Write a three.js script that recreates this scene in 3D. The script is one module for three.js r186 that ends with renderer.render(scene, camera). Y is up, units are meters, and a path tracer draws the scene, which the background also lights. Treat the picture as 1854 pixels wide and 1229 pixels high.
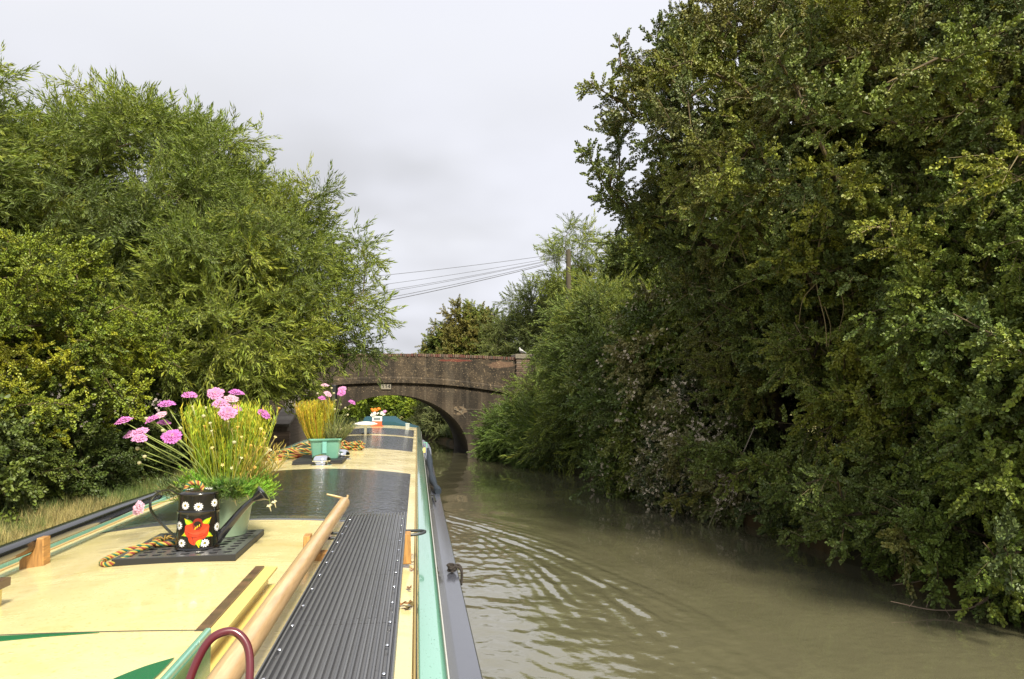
import * as THREE from 'three';
import { RoundedBoxGeometry } from 'three/addons/geometries/RoundedBoxGeometry.js';

// ---------- camera, sky, sun, exposure ----------
const scene = new THREE.Scene();
const camera = new THREE.PerspectiveCamera(49.27, 1024 / 679, 0.05, 3000);
camera.position.set(0, 2.1, 0);
camera.rotation.set(0.0756, -0.1273, 0, 'YXZ');
const renderer = new THREE.WebGLRenderer({ antialias: true });
renderer.toneMapping = THREE.LinearToneMapping;
renderer.toneMappingExposure = 1.75;
renderer.shadowMap.enabled = true;

const V = (x, y, z) => new THREE.Vector3(x, y, z);
function rng(seed) { let a = seed >>> 0; return () => { a = (a + 0x6D2B79F5) >>> 0; let t = Math.imul(a ^ (a >>> 15), 1 | a); t = (t + Math.imul(t ^ (t >>> 7), 61 | t)) ^ t; return ((t ^ (t >>> 14)) >>> 0) / 4294967296; }; }
const NT = new Float32Array(65536); { const r = rng(991); for (let i = 0; i < 65536; i++) NT[i] = r(); }
function vnoise(x, y, px, py) {          // value noise with periods px, py (whole numbers)
  const xi = Math.floor(x), yi = Math.floor(y), fx = x - xi, fy = y - yi, sx = fx * fx * (3 - 2 * fx), sy = fy * fy * (3 - 2 * fy);
  const m = (a, p) => ((a % p) + p) % p, h = (a, b) => NT[(m(a, px) * 131 + m(b, py) * 7919 + px * 17) & 65535];
  const a = h(xi, yi), b = h(xi + 1, yi), c = h(xi, yi + 1), d = h(xi + 1, yi + 1);
  return a + (b - a) * sx + (c - a) * sy + (a - b - c + d) * sx * sy;
}
function fbm(u, v, fx, fy, oct = 4, gain = 0.5) {   // u, v in 0..1, tiles
  let s = 0, n = 0, a = 1; for (let o = 0; o < oct; o++) { s += a * vnoise(u * fx, v * fy, fx, fy); n += a; a *= gain; fx *= 2; fy *= 2; } return s / n;
}
const clamp = (x, a = 0, b = 1) => Math.min(b, Math.max(a, x)), lerp = (a, b, t) => a + (b - a) * t, sstep = (a, b, x) => { const t = clamp((x - a) / (b - a)); return t * t * (3 - 2 * t); };
function tex(w, h, fn, srgb = false, rep = [1, 1]) {
  const d = new Uint8Array(w * h * 4);
  for (let j = 0; j < h; j++) for (let i = 0; i < w; i++) { const c = fn(i / w, j / h, i, j), k = 4 * (j * w + i); if (typeof c === 'number') d[k] = d[k + 1] = d[k + 2] = clamp(c) * 255; else { d[k] = clamp(c[0]) * 255; d[k + 1] = clamp(c[1]) * 255; d[k + 2] = clamp(c[2]) * 255; } d[k + 3] = 255; }
  const t = new THREE.DataTexture(d, w, h, THREE.RGBAFormat, THREE.UnsignedByteType);
  t.wrapS = t.wrapT = THREE.RepeatWrapping; t.magFilter = THREE.LinearFilter; t.minFilter = THREE.LinearMipmapLinearFilter; t.generateMipmaps = true;
  if (srgb) t.colorSpace = THREE.SRGBColorSpace; t.repeat.set(rep[0], rep[1]); t.needsUpdate = true; return t;
}
{ // overcast sky with soft grey banks of cloud
  const W = 1024, H = 512, d = new Float32Array(W * H * 4);
  for (let j = 0; j < H; j++) for (let i = 0; i < W; i++) {
    const el = ((j + 0.5) / H - 0.5) * Math.PI, az = ((i + 0.5) / W - 0.5) * 2 * Math.PI, y = Math.sin(el), k = 4 * (j * W + i);
    let r, g, b;
    if (y < 0) { r = 0.15; g = 0.15; b = 0.13; } else {
      const q = 1 / (y + 0.22), px = Math.cos(az) * Math.cos(el) * q * 0.06 + 0.5, pz = Math.sin(az) * Math.cos(el) * q * 0.06 + 0.5;
      const n = fbm(px, pz, 9, 9, 6, 0.55), n2 = fbm(px + 0.37, pz + 0.11, 26, 26, 5, 0.55);
      let L = 0.508 + 0.03 * y - 0.15 * sstep(0.47, 0.74, n + 0.3 * (n2 - 0.5)) * (1 - sstep(0.22, 0.46, y)) - 0.03 * (n2 - 0.5);
      const t = sstep(0.45, 0.75, n);
      r = L * lerp(0.978, 0.975, t); g = L * lerp(0.995, 0.99, t); b = L * lerp(1.085, 1.04, t);
    }
    d[k] = r; d[k + 1] = g; d[k + 2] = b; d[k + 3] = 1;
  }
  const sky = new THREE.DataTexture(d, W, H, THREE.RGBAFormat, THREE.FloatType);
  sky.mapping = THREE.EquirectangularReflectionMapping; sky.magFilter = sky.minFilter = THREE.LinearFilter; sky.wrapS = THREE.RepeatWrapping; sky.needsUpdate = true;
  scene.background = sky; scene.environment = sky;
}
const sun = new THREE.DirectionalLight(new THREE.Color().setRGB(1, 0.93, 0.76), 4.2);
sun.position.set(15, 47, 28); sun.target.position.set(0, 0, -12);
sun.castShadow = true; sun.shadow.radius = 20; sun.shadow.mapSize.set(2048, 2048);
Object.assign(sun.shadow.camera, { left: -45, right: 45, top: 45, bottom: -45, near: 1, far: 150 });
scene.add(sun, sun.target);

// ---------- helpers ----------
const used = {};
function numbered(n) { const k = used[n] = (used[n] ?? -1) + 1; return k ? n + '_' + String(k).padStart(3, '0') : n; }
function tag(o, label, category, group, kind) { o.userData = { label, category }; if (group) o.userData.group = group; if (kind) o.userData.kind = kind; return o; }
function thing(name, label, category, pos = [0, 0, 0], ry = 0, group) { const g = new THREE.Group(); g.name = numbered(name); g.position.set(...pos); g.rotation.y = ry; tag(g, label, category, group); scene.add(g); return g; }
function part(name, geo, mat, parent, kind, label) { const m = new THREE.Mesh(geo, mat); m.name = name; m.castShadow = m.receiveShadow = true; if (kind) m.userData.kind = kind; if (label) m.userData.label = label; parent.add(m); return m; }
function struct(name, geo, mat) { const m = new THREE.Mesh(geo, mat); m.name = name; m.userData.kind = 'structure'; m.receiveShadow = m.castShadow = true; scene.add(m); return m; }
class MB {
  constructor() { this.p = []; this.t = []; this.i = []; this.c = []; }
  get n() { return this.p.length / 3; }
  v(x, y, z, u = 0, w = 0, c) { this.p.push(x, y, z); this.t.push(u, w); if (c) this.c.push(c[0], c[1], c[2]); return this.n - 1; }
  face(pts, c, uv) { const s = this.n; pts.forEach((q, k) => this.v(q[0], q[1], q[2], uv ? uv[k][0] : q[0], uv ? uv[k][1] : q[2], c)); for (let k = 1; k < pts.length - 1; k++) this.i.push(s, s + k, s + k + 1); return this; }
  box(x0, x1, y0, y1, z0, z1, c) {
    const f = (a, uv) => this.face(a, c, uv);
    f([[x0, y0, z1], [x1, y0, z1], [x1, y1, z1], [x0, y1, z1]], [[x0, y0], [x1, y0], [x1, y1], [x0, y1]]);
    f([[x1, y0, z0], [x0, y0, z0], [x0, y1, z0], [x1, y1, z0]], [[-x1, y0], [-x0, y0], [-x0, y1], [-x1, y1]]);
    f([[x1, y0, z1], [x1, y0, z0], [x1, y1, z0], [x1, y1, z1]], [[-z1, y0], [-z0, y0], [-z0, y1], [-z1, y1]]);
    f([[x0, y0, z0], [x0, y0, z1], [x0, y1, z1], [x0, y1, z0]], [[z0, y0], [z1, y0], [z1, y1], [z0, y1]]);
    f([[x0, y1, z1], [x1, y1, z1], [x1, y1, z0], [x0, y1, z0]], [[x0, -z1], [x1, -z1], [x1, -z0], [x0, -z0]]);
    f([[x0, y0, z0], [x1, y0, z0], [x1, y0, z1], [x0, y0, z1]], [[x0, z0], [x1, z0], [x1, z1], [x0, z1]]);
    return this;
  }
  tube(pts, r, sides = 6, c, caps = true) {   // pts: Vector3[], r: number or function of 0..1
    const R = typeof r === 'number' ? () => r : r, n = pts.length, s0 = this.n, T = V(), U = V(), W = V(); let up = null, len = 0;
    for (let k = 0; k < n; k++) {
      T.subVectors(pts[Math.min(k + 1, n - 1)], pts[Math.max(k - 1, 0)]).normalize(); if (k) len += pts[k].distanceTo(pts[k - 1]);
      if (!up) up = Math.abs(T.y) < 0.9 ? V(0, 1, 0) : V(1, 0, 0);
      U.copy(up).addScaledVector(T, -up.dot(T)).normalize(); up = U.clone(); W.crossVectors(T, U);
      const rr = R(k / (n - 1));
      for (let q = 0; q <= sides; q++) { const a = q / sides * 2 * Math.PI, ca = Math.cos(a) * rr, sa = Math.sin(a) * rr; this.v(pts[k].x + U.x * ca + W.x * sa, pts[k].y + U.y * ca + W.y * sa, pts[k].z + U.z * ca + W.z * sa, q / sides, len, c); }
    }
    for (let k = 0; k < n - 1; k++) for (let q = 0; q < sides; q++) { const a = s0 + k * (sides + 1) + q, b = a + sides + 1; this.i.push(a, a + 1, b, a + 1, b + 1, b); }
    if (caps) for (const e of [0, n - 1]) { const s = this.n; for (let q = 0; q < sides; q++) { const m = 3 * (s0 + e * (sides + 1) + q); this.v(this.p[m], this.p[m + 1], this.p[m + 2], 0, 0, c); } for (let q = 1; q < sides - 1; q++) e ? this.i.push(s, s + q, s + q + 1) : this.i.push(s, s + q + 1, s + q); }
    return this;
  }
  lathe(prof, seg, a0 = 0, cx = 0, cy = 0, cz = 0, c) {   // prof: [r, y] from bottom to top (outside), uv u = 0.5 faces a0
    const s0 = this.n, y0 = Math.min(...prof.map((q) => q[1])), y1 = Math.max(...prof.map((q) => q[1]));
    for (const [r, y] of prof) for (let q = 0; q <= seg; q++) { const a = a0 + (q / seg - 0.5) * 2 * Math.PI; this.v(cx + r * Math.sin(a), cy + y, cz + r * Math.cos(a), q / seg, (y - y0) / (y1 - y0 || 1), c); }
    for (let k = 0; k < prof.length - 1; k++) for (let q = 0; q < seg; q++) { const a = s0 + k * (seg + 1) + q, b = a + seg + 1; this.i.push(a, a + 1, b + 1, a, b + 1, b); }
    return this;
  }
  sheet(nx, nz, fn, flip) { const s = this.n; for (let j = 0; j <= nz; j++) for (let i = 0; i <= nx; i++) { const q = fn(i / nx, j / nz); this.v(q[0], q[1], q[2], q[3] ?? q[0], q[4] ?? q[2]); } for (let j = 0; j < nz; j++) for (let i = 0; i < nx; i++) { const a = s + j * (nx + 1) + i, b = a + nx + 1; flip ? this.i.push(a, b, a + 1, a + 1, b, b + 1) : this.i.push(a, a + 1, b, a + 1, b + 1, b); } return this; }
  prism(pts, z0, z1, c) {                       // outline [x, y] counter-clockwise, along z
    this.face(pts.map(([x, y]) => [x, y, z1]), c, pts); this.face([...pts].reverse().map(([x, y]) => [x, y, z0]), c, [...pts].reverse());
    for (let k = 0; k < pts.length; k++) { const a = pts[k], b = pts[(k + 1) % pts.length]; this.face([[a[0], a[1], z1], [a[0], a[1], z0], [b[0], b[1], z0], [b[0], b[1], z1]].reverse(), c, [[z1, a[1]], [z0, a[1]], [z0, b[1]], [z1, b[1]]].reverse()); }
    return this;
  }
  geo() {
    const g = new THREE.BufferGeometry(); g.setAttribute('position', new THREE.Float32BufferAttribute(this.p, 3)); g.setAttribute('uv', new THREE.Float32BufferAttribute(this.t, 2));
    if (this.c.length) g.setAttribute('color', new THREE.Float32BufferAttribute(this.c, 3)); g.setIndex(this.i); g.computeVertexNormals(); return g;
  }
}
const rgb = (r, g, b) => new THREE.Color().setRGB(r, g, b);
const std = (c, roughness = 0.6, o = {}) => new THREE.MeshStandardMaterial({ color: rgb(...c), roughness, ...o });
const phy = (c, roughness, o = {}) => new THREE.MeshPhysicalMaterial({ color: rgb(...c), roughness, ...o });
const smooth = (pts, n) => new THREE.CatmullRomCurve3(pts.map((q) => (q.isVector3 ? q : V(...q)))).getPoints(n);
// ---------- ground and water ----------
const RB = [[60, 6], [0, 5.6], [-6, 5.55], [-12.5, 5.3], [-17, 4.8], [-21, 3.95], [-25, 2.9], [-26.6, 2.05], [-31, 1.6], [-35, 1.0], [-40, -0.9], [-46, -5], [-60, -16], [-400, -290]];
const LB = [[60, -3.2], [0, -3.2], [-17, -3.15], [-20, -3.05], [-26.6, -3.6], [-31, -3.95], [-36, -5.4], [-42, -9], [-60, -24], [-400, -300]];
const along = (t, z) => { for (let k = 0; k < t.length - 1; k++) if (z <= t[k][0] && z >= t[k + 1][0]) return lerp(t[k][1], t[k + 1][1], (z - t[k][0]) / (t[k + 1][0] - t[k][0])); return t[t.length - 1][1]; };
{
  const zs = [900, 300, 60]; for (let z = 30; z > -62; z -= 1) zs.push(z); zs.push(-80, -120, -200, -400, -1500);
  const off = [[-900, 1.5], [-120, 0.7], [-30, 0.55], [-12, 0.5], [-8, 0.45], [-6, 0.45], [-4, 0.42], [-3, 0.42], [-2, 0.4], [-1.2, 0.38], [-0.7, 0.34], [-0.3, 0.26], [-0.06, 0.14], [0, -0.1], [0.05, -1.1]], m = new MB(), rows = [];
  const cols = 2 * off.length, R = rng(5);
  for (const z of zs) {
    const l = along(LB, clamp(z, -400, 60)), r = along(RB, clamp(z, -400, 60));
    const wob = (k) => (Math.abs(k) < 13 ? (R() - 0.5) * 0.08 : 0);
    const row = []; for (const [o, y] of off) row.push([l + o + (o > -8 && o < 0.1 ? (R() - 0.5) * 0.14 : 0), y + (y > 0.2 ? wob(o) : 0)]);
    for (const [o, y] of [...off].reverse()) row.push([r - o + (o > -8 && o < 0.1 ? (R() - 0.5) * 0.14 : 0), y + (y > 0.2 ? wob(o) : 0)]);
    rows.push(row);
  }
  rows.forEach((row, j) => row.forEach(([x, y]) => m.v(x, y, zs[j], x, zs[j], y < 0.3 ? [0.22, 0.19, 0.16] : [1, 1, 1])));
  for (let j = 0; j < zs.length - 1; j++) for (let i = 0; i < cols - 1; i++) { const a = j * cols + i, b = a + cols; m.i.push(a, a + 1, b, a + 1, b + 1, b); }
  const t = tex(512, 512, (u, v) => { const n = fbm(u, v, 6, 6, 6, 0.6), d = fbm(u + 0.3, v, 40, 40, 3), k = sstep(0.42, 0.62, n); return [lerp(0.40, 0.60, k) * (0.7 + 0.5 * d), lerp(0.40, 0.52, k) * (0.7 + 0.5 * d), lerp(0.17, 0.31, k) * (0.7 + 0.5 * d)]; }, true, [0.25, 0.25]);
  struct('ground', m.geo(), new THREE.MeshStandardMaterial({ map: t, roughness: 1, bumpMap: t, bumpScale: 0.05, vertexColors: true }));
}
const crestX = (z) => 2.42 - 0.034 * Math.pow(-5.6 - z, 2) * (z < -5.6 ? 1 : 0.4);
function waterY(x, z) {
  let y = 0.0035 * Math.sin(x * 2.1 + z * 0.9) + 0.002 * Math.sin(x * 4.3 - z * 2.2 + 1) + 0.002 * Math.sin(z * 5.1 + x * 1.3);
  if (x > 0.1 && x < 9 && z > -16 && z < 4) {
    const N = (fx, fz, ox) => fbm(x / 9 + ox, z / 18 + ox * 1.7, fx, fz, 3) - 0.5;
    const d = x - crestX(z) + 0.16 * N(6, 9, 0.1), fade = sstep(-14.4, -12.4, z), gate = (o) => sstep(0.36, 0.62, 0.5 + N(8, 14, o));
    for (const [wl, c, w, amp, o, sk] of [[0.27, -0.12, 0.42, 0.0046, 0.2, 0.03], [0.20, -0.38, 0.5, 0.0036, 0.45, 0.20], [0.145, -0.65, 0.5, 0.0030, 0.7, 0.36], [0.34, 0.28, 0.34, 0.0036, 0.85, -0.14], [0.17, 0.0, 0.5, 0.0026, 0.33, -0.25]])
      y += amp * fade * gate(o) * Math.exp(-Math.pow((d - c) / w, 2)) * Math.sin(6.283 * (d + sk * (z + 9) * 0.35) / wl + o * 20);
    const out = sstep(0.1, 0.6, d) * Math.exp(-Math.max(0, d) / 1.5) * fade;
    y += 0.0042 * out * Math.sin(6.283 * (d / 0.62) + 5 * N(7, 7, 0.3));
    const churn = (1 - sstep(-0.7, -0.15, d)) * sstep(-12.6, -10.0, z);
    y += fade * sstep(0.5, 0.1, d) * 0.011 * (fbm(x / 4, z / 4, 36, 30, 3, 0.6) - 0.5);
    y += churn * (0.026 * (fbm(x / 5.12, z / 10.24, 11, 26, 4, 0.58) - 0.5) + 0.0012 * Math.sin(17 * z - 5 * x + 9 * N(20, 20, 0.6)));
  }
  return y;
}
{
  const xs = [-80, -40, -20, -10, -6, -4, -2, -1, 0, 0.2]; for (let x = 0.24; x < 3.6; x += 0.03) xs.push(x); for (let x = 3.6; x < 6; x += 0.12) xs.push(x); xs.push(7, 9, 14, 24);
  const zs = [70, 30, 10, 4, 0, -2, -3]; for (let z = -3.4; z > -14.8; z -= 0.045) zs.push(z); for (let z = -14.8; z > -40; z -= 0.3) zs.push(z); zs.push(-50, -70, -130, -300);
  const m = new MB(); for (const z of zs) for (const x of xs) m.v(x, waterY(x, z), z, x, z);
  const c = xs.length; for (let j = 0; j < zs.length - 1; j++) for (let i = 0; i < c - 1; i++) { const a = j * c + i, b = a + c; m.i.push(a, a + 1, b, a + 1, b + 1, b); }
  const t = tex(1024, 1024, (u, v) => 0.5 * fbm(u, v, 14, 10, 5, 0.5) + 0.5 * fbm(u + 0.4, v + 0.2, 30, 44, 3, 0.5), false, [0.28, 0.28]);
  struct('canal_water', m.geo(), phy([0.126, 0.117, 0.068], 0.04, { ior: 1.45, clearcoat: 0.9, clearcoatRoughness: 0.03, bumpMap: t, bumpScale: 0.009 }));
}

// ---------- foliage ----------
const LEAF = {};
function sprig(o) {       // one shoot along +y; o: n leaves, L length, len, w, open angle, lobed
  const R = rng(o.seed), m = new MB(), q = new THREE.Quaternion(), e = new THREE.Euler(), p = V();
  m.tube([V(0, 0, 0), V(0, o.L * 0.55, 0.01), V(0.01, o.L, 0)], (t) => o.stem * (1 - 0.6 * t), 3, [0.75, 0.55, 0.5], false);
  for (let k = 0; k < o.n; k++) {
    const t = (k + 0.6) / o.n, s = (o.size ? o.size(t) : 1) * (0.75 + 0.5 * R()), a = k * 2.4 + R() * 0.8, open = o.open * (1.05 - 0.45 * t) * (0.8 + 0.4 * R());
    const tone = 0.74 + 0.52 * R(), col = [tone * (0.92 + 0.2 * R()), tone, tone * 0.95], L = o.len * s, W = o.w * s * 0.5, fold = 0.35 * W, droop = -o.droop * L;
    e.set(open, a, (R() - 0.5) * 0.9, 'YXZ'); q.setFromEuler(e);
    const P = (x, y, z) => { p.set(x, y, z).applyQuaternion(q); return [p.x, p.y + t * o.L * 0.96, p.z]; };
    if (o.lobed) {
      const A = P(0, 0, 0), T = P(0, L, droop), M = P(0, L * 0.55, -fold), l1 = P(-W, L * 0.42, fold), l2 = P(-W * 0.72, L * 0.82, fold + droop * 0.5), r1 = P(W, L * 0.42, fold), r2 = P(W * 0.72, L * 0.82, fold + droop * 0.5);
      m.face([A, M, l1], col); m.face([M, l2, l1], col); m.face([M, T, l2], col); m.face([A, r1, M], col); m.face([M, r1, r2], col); m.face([M, r2, T], col);
    } else { const A = P(0, 0, 0), T = P(0, L, droop), l = P(-W, L * 0.42, fold), r = P(W, L * 0.42, fold), M = P(0, L * 0.45, 0); m.face([A, M, l], col); m.face([M, T, l], col); m.face([A, r, M], col); m.face([M, r, T], col); }
  }
  return m.geo();
}
LEAF.hawthorn = [1, 2, 3].map((s) => sprig({ seed: s, n: 20, L: 0.24, len: 0.046, w: 0.042, open: 1.15, droop: 0.2, stem: 0.0022, lobed: true }));
LEAF.willow = [11, 12, 13].map((s) => sprig({ seed: s, n: 20, L: 0.5, len: 0.125, w: 0.026, open: 0.95, droop: 0.34, stem: 0.0022 }));
LEAF.bramble = [21, 22].map((s) => sprig({ seed: s, n: 17, L: 0.3, len: 0.062, w: 0.046, open: 1.2, droop: 0.25, stem: 0.0025, lobed: true }));
LEAF.broad = [31, 32].map((s) => sprig({ seed: s, n: 20, L: 0.46, len: 0.10, w: 0.066, open: 1.1, droop: 0.2, stem: 0.004 }));
LEAF.herb = [41, 42].map((s) => sprig({ seed: s, n: 22, L: 0.5, len: 0.12, w: 0.024, open: 0.7, droop: 0.35, stem: 0.003 }));
const leafMat = (rough, tr) => phy([1, 1, 1], rough, { vertexColors: true, transmission: tr, thickness: 0, side: THREE.DoubleSide });
const MATT = leafMat(0.9, 0.34), GLOSS = leafMat(0.55, 0), SEMI = leafMat(0.85, 0.26);
const leafOf = { hawthorn: GLOSS, willow: MATT, bramble: GLOSS, broad: GLOSS, herb: MATT };
const barkTex = tex(256, 512, (u, v) => { const n = fbm(u, v, 10, 4, 5, 0.6), l = sstep(0.56, 0.7, fbm(u + 0.2, v + 0.6, 8, 10, 3)); return [lerp(0.34, 0.56, l) * (0.55 + 0.8 * n), lerp(0.29, 0.50, l) * (0.55 + 0.8 * n), lerp(0.22, 0.27, l) * (0.55 + 0.8 * n)]; }, true, [1, 1]);
const BARK = new THREE.MeshStandardMaterial({ map: barkTex, bumpMap: barkTex, bumpScale: 0.01, roughness: 0.95 });
const TWIG = std([0.11, 0.085, 0.045], 0.9), TWIG_PALE = std([0.24, 0.19, 0.10], 0.9), TWIG_GREEN = std([0.12, 0.12, 0.05], 0.9);

function instanced(name, geos, mat, list, parent) {      // list: {m: Matrix4, c: Color}
  geos.forEach((g, k) => {
    const l = list.filter((_, i) => i % geos.length === k); if (!l.length) return;
    const im = new THREE.InstancedMesh(g, mat, l.length); im.name = k ? name + '_' + String(k).padStart(3, '0') : name; im.userData.kind = 'stuff'; im.castShadow = im.receiveShadow = true;
    l.forEach((e, i) => { im.setMatrixAt(i, e.m); im.setColorAt(i, e.c); }); parent.add(im);
  });
}
const Q = new THREE.Quaternion(), Q2 = new THREE.Quaternion(), UP = V(0, 1, 0);
function place(p, dir, roll, s) { Q.setFromUnitVectors(UP, dir); Q2.setFromAxisAngle(UP, roll); return new THREE.Matrix4().compose(p, Q.multiply(Q2), V(s, s, s)); }

function tree(o) {
  const R = rng(o.seed), rs = (a = 1) => (R() * 2 - 1) * a, g = thing(o.name, o.label, o.cat, o.base, 0, o.group), B = V(...o.base);
  const ok = o.ok ?? (() => true), vol = o.lobes.reduce((s, l) => s + l[3] * l[4] * l[5] * (l[6] ?? 1), 0), clumps = [];
  for (const l of o.lobes) {
    const n = Math.round(o.clumps * l[3] * l[4] * l[5] * (l[6] ?? 1) / vol);
    for (let k = 0, tries = 0; k < n && tries < n * 20; tries++) {
      const d = V(rs(), rs(), rs()); if (d.length() > 1 || d.length() < 0.05) continue;
      const rr = Math.pow(d.length(), o.shell ?? 0.55); d.normalize(); const bump = 1 + 0.16 * Math.sin(d.x * 5 + l[0] * 3) * Math.sin(d.y * 6 + l[1]) + 0.1 * Math.sin(d.z * 9 + d.y * 7);
      const p = V(l[0] + d.x * rr * l[3] * bump, l[1] + d.y * rr * l[4] * bump, l[2] + d.z * rr * l[5] * bump); if (p.y < (o.minY ?? 0.45) || !ok(p)) continue;
      clumps.push({ p, out: V(d.x / l[3], d.y / l[4], d.z / l[5]).normalize(), edge: rr, c: V(l[0], l[1], l[2]) }); k++;
    }
  }
  for (let k = 0; k < (o.autoArms ?? 0); k++) { const l = o.lobes[Math.floor(R() * o.lobes.length)], d = V(rs(), rs() * 0.8 + 0.15, rs()).normalize(), q = V(l[0] + d.x * l[3], l[1] + d.y * l[4], l[2] + d.z * l[5]); d.y *= 0.4; q.addScaledVector(d, 0.35 + 0.75 * R()); if (q.y > 0.3 && ok(q)) clumps.push({ p: q, arm: true, out: d.normalize(), edge: 1 }); }
  for (const a of o.arms ?? []) clumps.push({ p: V(...a), arm: true, out: V(...a).sub(V(...(o.lobes[0].slice(0, 3)))).normalize(), edge: 1 });
  // limbs: every clump joins the nearest limb that leads down to a trunk
  const nodes = [], stems = o.stems ?? [[...o.base, ...(o.fork ?? [o.base[0], o.base[1] + 1, o.base[2]])]];
  for (const s of stems) { let prev = -1; const a = V(s[0], s[1] - 0.25, s[2]), b = V(s[3], s[4], s[5]); for (let k = 0; k <= 5; k++) { const p = a.clone().lerp(b, k / 5); if (k && k < 5) p.add(V(rs(0.07), 0, rs(0.07))); nodes.push({ p, par: prev, w: 0, len: a.distanceTo(p) * 0.5 }); prev = nodes.length - 1; } }
  const tops = stems.map((s) => V(s[3], s[4], s[5])); clumps.sort((a, b) => Math.min(...tops.map((t) => t.distanceTo(a.p))) - Math.min(...tops.map((t) => t.distanceTo(b.p))));
  for (const c of clumps) {
    let best = -1, bd = 1e9; nodes.forEach((n, k) => { if (n.par < 0) return; const d = n.p.distanceTo(c.p) * (1 + (n.p.y > c.p.y + 0.5 ? 0.25 : 0)) + 0.3 * n.len; if (d < bd) { bd = d; best = k; } });
    const a = nodes[best].p, L = a.distanceTo(c.p), st = Math.max(1, Math.round(L / 0.45)); let prev = best; c.path = [a.clone()];
    for (let k = 1; k <= st; k++) { const t = k / st, p = a.clone().lerp(c.p, t); p.y += (c.arm ? 0.1 : 0.12) * L * Math.sin(Math.PI * t) * (0.4 + R()); if (k < st) p.add(V(rs(0.09), rs(0.09), rs(0.09))); nodes.push({ p, par: prev, w: 0, len: nodes[prev].len + L / st }); prev = nodes.length - 1; c.path.push(p); }
    c.node = prev;
  }
  for (const c of clumps) { let k = c.node; while (k >= 0) { nodes[k].w++; k = nodes[k].par; } }
  const rt = o.tip ?? 0.006, rad = (k) => Math.min(o.trunkR ?? 0.2, rt * Math.pow(Math.max(1, nodes[k].w), 0.52)), kids = nodes.map(() => []), lm = new MB(); let tm;
  nodes.forEach((n, k) => { if (n.par >= 0) kids[n.par].push(k); });
  // follow the thickest child, start a new tube for the others
  const starts = []; nodes.forEach((n, k) => { if (n.par < 0) starts.push([k, -1]); });
  while (starts.length) {
    let [k, from] = starts.pop(); const ids = from >= 0 ? [from, k] : [k]; const isTrunk = from < 0;
    while (kids[k].length) { const ks = [...kids[k]].sort((a, b) => nodes[b].w - nodes[a].w); for (const q of ks.slice(1)) starts.push([q, k]); k = ks[0]; ids.push(k); }
    if (ids.length < 2) continue; const pts = ids.map((q) => nodes[q].p.clone().sub(B)), rr = ids.map(rad); if (from >= 0) rr[0] = Math.min(rr[0], rr[1] * 1.25);
    if (isTrunk) rr[0] *= 1.5;
    if (isTrunk) tm = new MB();
    (isTrunk ? tm : lm).tube(pts, (t) => rr[Math.round(t * (rr.length - 1))], rr[0] > 0.05 ? 8 : 4, undefined, false);
    if (isTrunk) part('trunk', tm.geo(), o.bark ?? BARK, g);
  }
  if (lm.n) part('limb', lm.geo(), o.bark ?? BARK, g, 'stuff');
  const tw = new MB(), leaves = [], bloss = [], T = V(), col = new THREE.Color(), pal = o.palette.map((c) => rgb(...c));
  const shoot = (p0, dir, L, base, sp, cs = 1) => {
    const p1 = p0.clone().addScaledVector(dir, L * 0.5), p2 = p0.clone().addScaledVector(dir, L); p1.y -= o.droop * L * 0.2; p2.y -= o.droop * L * 0.8;
    p1.add(V(rs(0.05), rs(0.05), rs(0.05)).multiplyScalar(L)); if (!ok(p2)) return;
    tw.tube([p0, p1, p2].map((q) => q.clone().sub(B)), (t) => (o.twigR ?? 0.005) * (1 - 0.75 * t), 3, undefined, false);
    for (let k = 0; k < sp; k++) {
      const t = 0.12 + 0.88 * (k + R() * 0.9) / sp, p = t < 0.5 ? p0.clone().lerp(p1, t * 2) : p1.clone().lerp(p2, t * 2 - 1); T.subVectors(p2, t < 0.5 ? p0 : p1).normalize();
      const d = T.clone().multiplyScalar(0.8).add(V(rs(), rs() + (o.lift ?? 0.1), rs()).multiplyScalar(o.spread ?? 0.8)).normalize(); if (p.y < 0.06) continue;
      col.copy(base).multiplyScalar(0.8 + 0.4 * R()); leaves.push({ m: place(p.sub(B), d, R() * 6.3, cs * (o.scale ?? 1) * (0.7 + 0.6 * R())), c: col.clone() });
      if (o.bloom && R() < o.bloom(p.clone().add(B), base)) { const q = p.clone().addScaledVector(d, 0.1); bloss.push({ m: place(q, d, R() * 6, 1.0 + 0.8 * R()), c: rgb(...(o.bloomColor ?? [0.80, 0.68, 0.50])).multiplyScalar(0.8 + 0.4 * R()) }); }
    }
  };
  for (const c of clumps) {
    const cs = 0.78 + 0.5 * R() * R() + 0.1 * R();
    const h = fbm(c.p.x / 9 + 0.5, (c.p.y * 1.3 + c.p.z) / 9 + 0.5, 4, 4, 2), k0 = Math.min(pal.length - 1, Math.floor(clamp((h - 0.5) * 2.2 + 0.5 + rs(0.3), 0, 0.999) * pal.length)), base = pal[k0].clone().lerp(pal[Math.floor(R() * pal.length)], 0.3 * R());
    if (o.tint) o.tint(base, c.p, R);
    if (c.arm) { const path = c.path, n = path.length; let acc = 0; for (let k = Math.max(1, Math.floor(n * 0.25)); k < n; k++) for (let q = 0; q < 4; q++) { const p = path[k - 1].clone().lerp(path[k], q / 4), fwd = V().subVectors(path[k], path[k - 1]).normalize(); for (let j = 0; j < 2; j++) shoot(p, fwd.clone().multiplyScalar(0.6).add(V(rs(), rs(), rs())).normalize(), (o.armTwig ?? 0.22) * (0.5 + R()), base, 3); } continue; }
    const n = Math.round(o.twigs * (0.7 + 0.6 * R()));
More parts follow.
